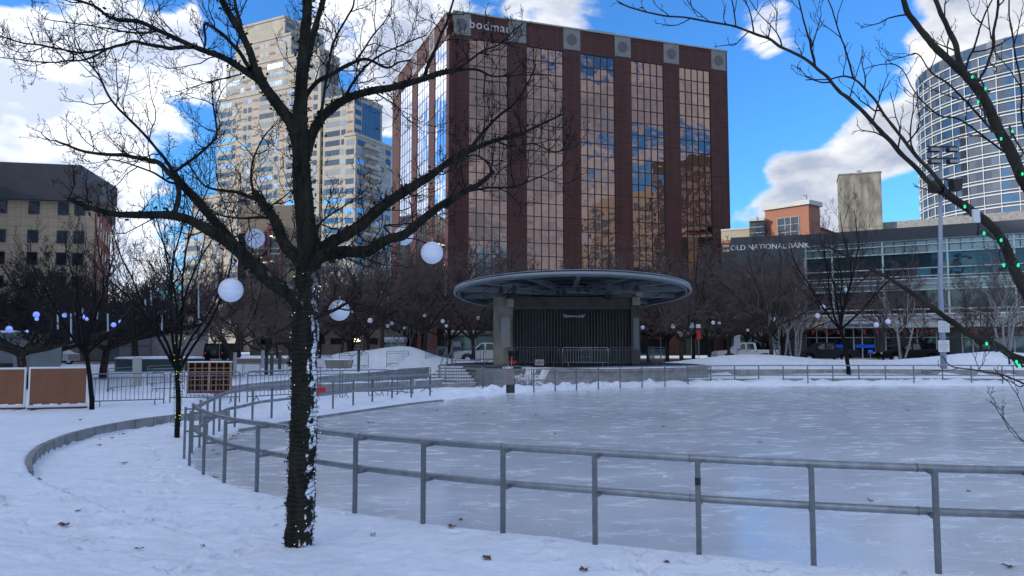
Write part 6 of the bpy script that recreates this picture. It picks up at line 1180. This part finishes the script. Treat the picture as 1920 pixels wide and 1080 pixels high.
def concrete_blocks():
    def blk(name, label, x0, x1, yt0, yt1, Y0, Y1, depth, m, zb=.3):
        a, b = PY(x0, yt0, Y0), PY(x1, yt1, Y1); fr = Frame((a.x, a.y), (b.x, b.y)); z = (a.z + b.z) / 2; t = thing(name, (a.x, a.y, .4), label, 'building'); q = MB(); fr.box(q, 0, fr.L, zb, z, -depth, 0); q.build('wall', m, t); return t, fr, z
    t, fr, z = blk('concrete_tower', 'plain windowless concrete shaft above the bank roof', 1573, 1652, 326, 326, 112, 110, 5.5, 'concrete_warm')
    q = MB(); fr.box(q, -.1, fr.L + .1, z + .003, z + .2, -5.6, .1); q.build('parapet', 'concrete', t); q = MB(); fr.box(q, fr.L * .45, fr.L * .56, z + .21, z + .85, -2, -1.3); q.build('roof_vent', 'stone', t); q = MB(); fr.box(q, fr.L * .02, fr.L * .98, z - 8, z - 7.96, .002, .02); q.build('joint_line', 'dark', t)
    t, fr, z = blk('car_park', 'long low concrete parapet building behind the bank roof', 1650, 2020, 416, 388, 112, 98, 20, 'concrete'); q = MB(); fr.box(q, 4, 14, z - 2.9, z - 2.7, .0, .15); fr.box(q, 4, 14, z - 3.9, z - 3.7, .0, .15)
    for i in range(30): fr.box(q, 4 + i * .34, 4.1 + i * .34, z - 3.7, z - 2.9, .03, .12)
    q.build('louvre', 'white', t)
    t, fr, z = blk('brick_block', 'red brick building with a white cornice and gridded window behind the bank', 1434, 1516, 393, 386, 106, 101, 3, 'redbrick2')
    q = MB(); fr.box(q, -.3, fr.L + .3, z + .003, z + .65, -3.3, .3); q.build('cornice', 'offwhite', t, bevel=.05); g_ = MB(); u0, u1 = fr.ux(1461), fr.ux(1502); zt = PY(1480, 407, 103).z; g_q = fr.quad(g_, u0, u1, zt - 4.2, zt, .03); o = g_.build('window', 'pane_dark', t); q = MB()
    for i in range(4): u = u0 + (u1 - u0) * (0, .36, .62, 1)[i]; fr.box(q, u - .05, u + .05, zt - 4.2, zt, .035, .1)
    for i in range(5): fr.box(q, u0, u1, zt - i * 1.02 - .04, zt - i * 1.02 + .04, .035, .095)
    q.build('frame', 'stone', o); q = MB(); q.tube([fr.p(fr.L * .8, -2, z + .6), fr.p(fr.L * .8, -2, z + 1.7), fr.p(fr.L * .72, -2, z + 1.7)], .05, 5); q.build('roof_pipe', 'dark', t)
    t, fr, z = blk('glass_annex', 'small glazed annex with a white roof edge left of the red brick block', 1405, 1434, 415, 414, 106, 105, 8, 'teal'); q = MB(); fr.box(q, -.1, fr.L, z + .003, z + .4, -8, .3); q.build('cornice', 'offwhite', t); q = MB(); fr.box(q, fr.L * .45, fr.L * .98, z - 2.3, z - .5, .01, .06); o = q.build('window', 'pane', t)
    q = MB(); [fr.box(q, 0, fr.L, z - k, z - k + .08, .065, .1) for k in (.9, 1.7, 2.5)]; q.build('frame', 'stone', o)
    t, fr, z = blk('cream_block', 'cream parapet building wedged between the brick tower and the glazed annex', 1352, 1405, 433, 430, 110, 108, 10, 'cream'); q = MB(); fr.box(q, 0, fr.L, z + .003, z + .25, -10, .1); q.build('cornice', 'offwhite', t); q = MB(); fr.box(q, 0, fr.L, z - 8, z - 1.4, .002, .05); q.build('brick_face', 'redbrick2', t)
    t, fr, z = blk('sloped_wing', 'dark sloping roof wing right of the red brick block', 1523, 1566, 422, 442, 104, 112, 2, 'redbrick2'); q = MB(); fr.box(q, 0, fr.L, z + .003, z + .3, -10, .15); q.build('cornice', 'charcoal', t)
concrete_blocks()
def bank():
    A = (X_(1510, 88), 88.); Bp = (X_(1920, 77), 77.); dx, dy = Bp[0] - A[0], Bp[1] - A[1]; Bq = (A[0] + dx * 1.5, A[1] + dy * 1.5); fr = Frame(A, Bq); L_ = fr.L
    t = thing('bank_building', (A[0], A[1], .5), 'long low bank building with glass facade, white canopy and dark stone parapet', 'building'); q = MB(); fr.box(q, 0, L_, .3, 13.5, -12, -.6); q.build('wall_core', 'dark', t)
    q = MB(); fr.box(q, -.3, L_, 13.55, 14.9, -12, .25); q.build('parapet', 'navy', t)
    uu = lambda px: fr.ux(px)
    bands = [(12.95, 13.5, 'store_pale'), (12.07, 12.95, 'store_pale'), (10.4, 12.07, 'store_glass'), (9.2, 10.4, 'store_glass'), (8.0, 9.2, 'store_pale'), (5.95, 8.0, 'store_glass'), (5.35, 5.95, 'store_glass')]
    for i, (z0, z1, m) in enumerate(bands):
        q = MB(); n = 22
        for k in range(n): fr.quad(q, L_ * k / n, L_ * (k + 1) / n, z0, z1, -.25, .012)
        q.build('glass_band', m, t)
    q = MB()
    for z, h in ((13.45, .14), (12.9, .10), (12.02, .12), (10.35, .10), (9.5, .10), (9.15, .14), (8.65, .09), (8.0, .12), (5.9, .12)): fr.box(q, -.5, L_, z, z + h, -.25, .12)
    q.build('white_rail', 'greenframe', t); q = MB()
    for px in (1512, 1562, 1657, 1779, 1905): q = MB(); u = uu(px); fr.box(q, u - .09, u + .09, 5.3, 13.5, -.24, .08); q.build('white_post', 'greenframe', t)
    n = 30
    for k in range(n): q = MB(); u = L_ * k / n; fr.box(q, u - .03, u + .03, 12.0, 13.5, -.24, .04); q.build('thin_mullion', 'dark', t)
    q = MB(); us = uu(1648); 
    # canopy fascia with sloping left end
    cz0, cz1 = 3.95, 5.3; P = [(fr.ux(1470, 1.6), cz0), (L_, cz0), (L_, cz1), (fr.ux(1505, 1.6), cz1)]
    q.add([fr.p(u, 1.6, z) for u, z in P] + [fr.p(u, -.2, z) for u, z in P], [(0, 1, 2, 3), (7, 6, 5, 4), (0, 4, 5, 1), (3, 2, 6, 7), (0, 3, 7, 4), (1, 5, 6, 2)]); q.build('canopy', 'offwhite', t)
    q = MB(); fr.box(q, fr.ux(1505, 1.6), L_, cz1, cz1 + .14, -.2, 1.7); q.build('canopy_edge', 'white', t); q = MB(); fr.box(q, fr.ux(1475, 1.6), L_, 4.75, 4.82, 1.6, 1.66); q.build('canopy_groove', 'metalpanel', t)
    q = MB(); fr.box(q, 0, L_, .5, 3.9, -.4, -.3); q.build('shopfront_glass', 'store_glass', t)
    q = MB()
    for px in (1528, 1547, 1579, 1597, 1613, 1637, 1657, 1682, 1716, 1752, 1800, 1820, 1861, 1898, 1935, 1975): u = uu(px); fr.box(q, u - .06, u + .06, .5, 3.9, -.3, -.18)
    fr.box(q, 0, L_, 2.85, 2.95, -.3, -.17); fr.box(q, 0, L_, .5, .62, -.3, -.17); q.build('shopfront_frame', 'offwhite', t)
    for a, b in ((1637, 1656), (1776, 1798)): q = MB(); fr.box(q, uu(a), uu(b), .5, 3.92, -.3, .0); q.build('stone_pier', 'navy', t)
    [fr.box(MB(), uu(a), uu(b), 1.75, 2.12, -.16, -.14).build('blue_film', 'bluegl', t) for a, b in ((1530, 1578), (1600, 1636))]
    for px0, px1, y in ((1545, 1582, 617), (1598, 1628, 617)): pass
    u = fr.ux(1532, 1.66); z = 4.12; q = MB(); fr.box(q, u, u + .6, z + .08, z + .26, 1.67, 1.72); q.build('logo_stripe', 'blue', t); q = MB(); fr.box(q, u, u + .6, z - .03, z + .08, 1.67, 1.72); fr.box(q, u, u + .6, z + .26, z + .37, 1.67, 1.72); q.build('logo_stripe', 'orange', t)
    text_mesh('lettering', 'OLD NATIONAL BANK', .47, 'blue', t, fr.p(u + .85, 1.68, z), fr.u, (0, 0, 1), .06, .004, spacing=1.0)
    for px in (1466, 1477, 1499, 1522, 1547, 1570, 1618, 1642, 1692, 1718, 1745, 1826, 1853, 1881, 1909):   # red bows under the canopy
        u = fr.ux(px, 1.4); c = fr.p(u, 1.45, 3.65); b = MB(); b.prism([(c.x - .02, c.z), (c.x - .15, c.z + .12), (c.x - .17, c.z - .08)], 'y', c.y - .05, c.y + .05); b.prism([(c.x + .02, c.z), (c.x + .17, c.z - .08), (c.x + .15, c.z + .12)], 'y', c.y - .05, c.y + .05); b.box(c.x - .1, c.x + .06, c.y - .04, c.y + .04, c.z - .38, c.z - .02)
        o = b.build('red_bow', 'redbow', fixn=True, org=c); tag(o, 'red ribbon bow hanging under the bank canopy', 'bow', 'red bows under the bank canopy')
    # dark corner volume with the big lettering
    a = PY(1352, 453, 90); b = PY(1506, 449, 87); f2 = Frame((a.x, a.y), (b.x, b.y)); q = MB(); f2.box(q, 0, f2.L, .3, 14.2, -10, 0); q.build('dark_corner_block', 'navy', t)
    q = MB(); f2.box(q, 1, f2.L, 14.2, 15.1, -10, -2); q.build('roof_screen', 'navy', t); q = MB(); f2.box(q, f2.ux(1396), f2.ux(1502), 5.6, 10.4, .0, .06); q.build('corner_glazing', 'store_glass', t)
    u0 = f2.ux(1356); zc = PY(1362, 466, a.y).z; w = f2.ux(1369) - u0
    for k, m in ((-1, 'orange'), (0, 'blue'), (1, 'orange')): q = MB(); f2.box(q, u0, u0 + w, zc + k * .29 - .15 + (.04 if k == 0 else 0) - (0 if k else .04), zc + k * .29 + .15, .002, .08 - abs(k) * .01); q.build('logo_stripe', m, t)
    text_mesh('lettering', 'OLD NATIONAL BANK', .86, 'white', t, f2.p(f2.ux(1371), .06, zc - .28), f2.u, (0, 0, 1), .1, .008, spacing=.98)
    # low grey canopy wing left
    a = PY(1306, 597, 80); b = PY(1478, 597, 80); q = MB(); q.box(a.x, b.x, 80, 90, 3.0, 4.9); q.build('side_wing_fascia', 'concrete', t); q = MB(); q.box(a.x, b.x, 79.9, 90, 4.903, 5.05); q.build('snow_cap', 'snow', t); q = MB(); q.box(X_(1366, 80.5), b.x, 80.6, 80.7, .5, 3.0); q.build('shopfront_glass', 'store_glass', t)
    q = MB()
    for px in (1368, 1410, 1441, 1470): q.box(X_(px, 80.5), X_(px, 80.5) + .15, 80.45, 80.6, .5, 3.0)
    q.build('shopfront_frame', 'charcoal', t)
bank()
def brick_left():
    H = 25.0; A = at_top(-140, 334, H + .0); C = at_top(181, 346, H); B = at_top(208, 394, H); t = thing('sand_brick_building', (C[0], C[1], .5), 'sand coloured brick building with a charcoal top storey and a red brick side, far left', 'building'); ff = Frame(A, C); fs = Frame(C, B); ff.kf = 1 / .990
    D = (A[0] + B[0] - C[0], A[1] + B[1] - C[1]); MB().prism([A, C, B, D], 'z', .3, H - 2.6).build('wall_core', 'sandbrick', t, fixn=True)
    q = MB(); fs.box(q, .0, fs.L, .3, H - 2.7, .0, .12); q.build('red_side_wall', 'redbrick', t)
    q = MB(); q.prism([tuple(ff.p(0, .8, 0).xy), tuple((ff.p(ff.L, .8, 0) + ff.u * .8).xy), tuple(fs.p(fs.L, .8, 0).xy), D], 'z', H - 2.6, H); q.build('charcoal_cornice', 'charcoal', t, fixn=True)
    q = MB(); a = ff.ux(143); ff.box(q, 0, a, H, H + 3.0, -18, -1.2); q.build('penthouse', 'charcoal', t)
    zt = lambda y: ff.zy(ff.L * .9, y, 120)
    for px, w in ((3, 1), (64, 1), (119, 1), (150, 1), (-60, 1)):
        for y, gm in ((392, 'pane'), (445, 'pane'), (486, 'pane_dark'), (530, 'pane_dark'), (572, 'pane_dark')):
            u = ff.ux(px); z = zt(y); hw = .62; hh = .8; q = MB(); ff.box(q, u - hw, u + hw, z - hh, z + hh, -.02, .03); o = q.build('window', gm, t); q = MB(); ff.box(q, u - hw - .1, u + hw + .1, z + hh, z + hh + .12, 0, .08); ff.box(q, u - hw - .1, u + hw + .1, z - hh - .12, z - hh, 0, .1); ff.box(q, u - hw - .1, u - hw, z - hh, z + hh, 0, .08); ff.box(q, u + hw, u + hw + .1, z - hh, z + hh, 0, .08); q.build('frame', 'charcoal', o)
    for i in range(5):
        for k in range(5): u = fs.L * (i + .6) / 5.4; z = H - 5.5 - k * 3.9; q = MB(); fs.box(q, u - .6, u + .6, z - 1.4, z + 1., .06, .14); q.build('window', 'pane_dark', t)
brick_left()
# grey block with the red glass gable, and the dark car park, below the tan tower
def mid_buildings():
    Y = 150; t = thing('grey_entrance_block', (X_(500, Y), Y, .5), 'grey building with a red framed glass gable in front of the tan tower', 'building')
    MB().box(X_(447, Y), X_(560, Y), Y, Y + 15, .3, PY(500, 385, Y).z).build('wall', 'brown_conc', t); MB().box(X_(445, Y), X_(458, Y), Y - .5, Y - .02, .3, PY(500, 438, Y).z).build('side_glass', 'store_glass', t)
    gx0, gx1 = X_(474, Y), X_(524, Y); zb, zm, zp = PY(500, 500, Y).z, PY(500, 437, Y).z, PY(509, 415, Y).z; MB().box(gx0, gx1, Y - .6, Y - .02, zb - 12, zm).build('atrium_glass', 'store_pale', t)
    r_ = MB(); xm = X_(510, Y)
    r_.prism([(X_(494, Y), zm), (gx1 + .3, zm), (xm, zp)], 'y', Y - 1.2, Y - .62)
    for px in (493, 502, 524): r_.box(X_(px, Y), X_(px, Y) + .45, Y - 1.1, Y - .62, zb - 12, zm)
    r_.build('red_gable_frame', 'redskid', t, fixn=True); q = MB()
    for y in (478, 468, 440): q = MB(); q.box(gx0, gx1, Y - .7, Y - .61, PY(500, y, Y).z, PY(500, y, Y).z + .3); q.build('white_transom', 'stone', t)
    for px, y in ((509, 443), (489, 483), (496, 492), (509, 490)): p = PY(px, y, Y - 1.3); MB().box(p.x - .3, p.x + .3, p.y - .1, p.y, p.z - .1, p.z + .1).build('ceiling_lamp', 'warmlight', t)
    Y = 112; t = thing('parking_garage', (X_(640, Y), Y, .5), 'brown concrete parking garage with dark openings right of the big trunk', 'building'); b = MB(); x0, x1 = X_(470, Y), X_(742, Y); z = .4
    for y0, y1 in ((575, 602), (618, 634), (646, 690)): b.box(x0, x1, Y, Y + .5, PY(600, y1, Y).z, PY(600, y0, Y).z)
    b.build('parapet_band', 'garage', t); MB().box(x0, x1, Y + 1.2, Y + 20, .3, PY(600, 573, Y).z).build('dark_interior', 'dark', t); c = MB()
    for px in range(478, 745, 33): c.box(X_(px, Y), X_(px, Y) + .8, Y + .1, Y + 1.1, .3, PY(600, 576, Y).z)
    c.build('column', 'garage', t)
    for px, y in ((665, 640), (675, 639), (668, 636)): p = PY(px, y, Y + 1); MB().box(p.x - .35, p.x + .35, p.y - .1, p.y, p.z - .05, p.z + .05).build('ceiling_lamp', 'warmlight', t)
    # brick doorway at the foot of the office tower
    Y = 88; t = thing('brick_portal', (X_(825, Y), Y, .5), 'small red brick portal with a dark doorway left of the stage', 'building'); q = MB()
    for a, b_ in ((810, 820), (847, 857), (783, 788)): q.box(X_(a, Y), X_(b_, Y), Y, Y + 1.2, .3, PY(825, 606, Y).z)
    q.box(X_(810, Y), X_(857, Y), Y + .01, Y + 1.19, PY(825, 616, Y).z, PY(825, 606, Y).z + .01); q.build('pier', 'portal', t); MB().box(X_(820, Y), X_(847, Y), Y + .8, Y + 1.1, .3, PY(825, 616, Y).z).build('doorway', 'dark', t)
    q = MB(); q.box(X_(808, Y), X_(859, Y), Y - .1, Y + 1.3, PY(825, 606, Y).z + .02, PY(825, 600, Y).z); q.build('stone_cap', 'stone', t)
mid_buildings()
# buildings out of the frame: they shade the plaza and show in the mirror glass
def plain_tower(name, label, x0, x1, y0, y1, H, m, gm, nz, nu, face):
    t = thing(name, ((x0 + x1) / 2, (y0 + y1) / 2, .3), label, 'building'); MB().box(x0, x1, y0, y1, .3, H).build('wall', m, t)
    fr = Frame((x1, y1), (x1, y0)) if face == 'e' else Frame((x0, y1), (x0, y0)) if face == 'w' else Frame((x0, y0), (x1, y0))
    if face == 'w': fr = Frame((x0, y1), (x0, y0))
    if face == 'e': fr = Frame((x1, y0), (x1, y1))
    q = MB()
    for k in range(nz):
        z0 = 4 + (H - 6) * k / nz; z1 = 4 + (H - 6) * (k + .6) / nz
        for i in range(nu): fr.quad(q, fr.L * (i + .15) / nu, fr.L * (i + .85) / nu, z0, z1, .05, .01)
    tag(q.build('window', gm, t), kind='stuff')
plain_tower('office_slab', 'wide concrete office slab standing left of the plaza, outside the picture', -95, -62, -75, 62, 60, 'concrete_warm', 'pane', 16, 30, 'e')
plain_tower('garage_shade_block', 'mid height concrete block out of frame on the left, added to shade the garage', -112, -73, 62.5, 99, 32, 'brown_conc', 'pane', 8, 12, 'e')  # unseen block added to keep sun off the garage and brick portal
plain_tower('cream_hotel', 'cream hotel outside the picture, mirrored in the bronze glass', 100, 122, 14, 44, 46, 'cream', 'dull_glass', 13, 9, 'w')
plain_tower('brown_office', 'dark brown office block outside the picture, mirrored in the bronze glass', 96, 118, 48, 74, 52, 'garage', 'bronze_glass', 14, 8, 'w')
for i, o in enumerate([o for ls in protos.values() for o in ls]):
    if o not in used:
        for c in list(o.children): bpy.data.objects.remove(c)
        bpy.data.objects.remove(o)
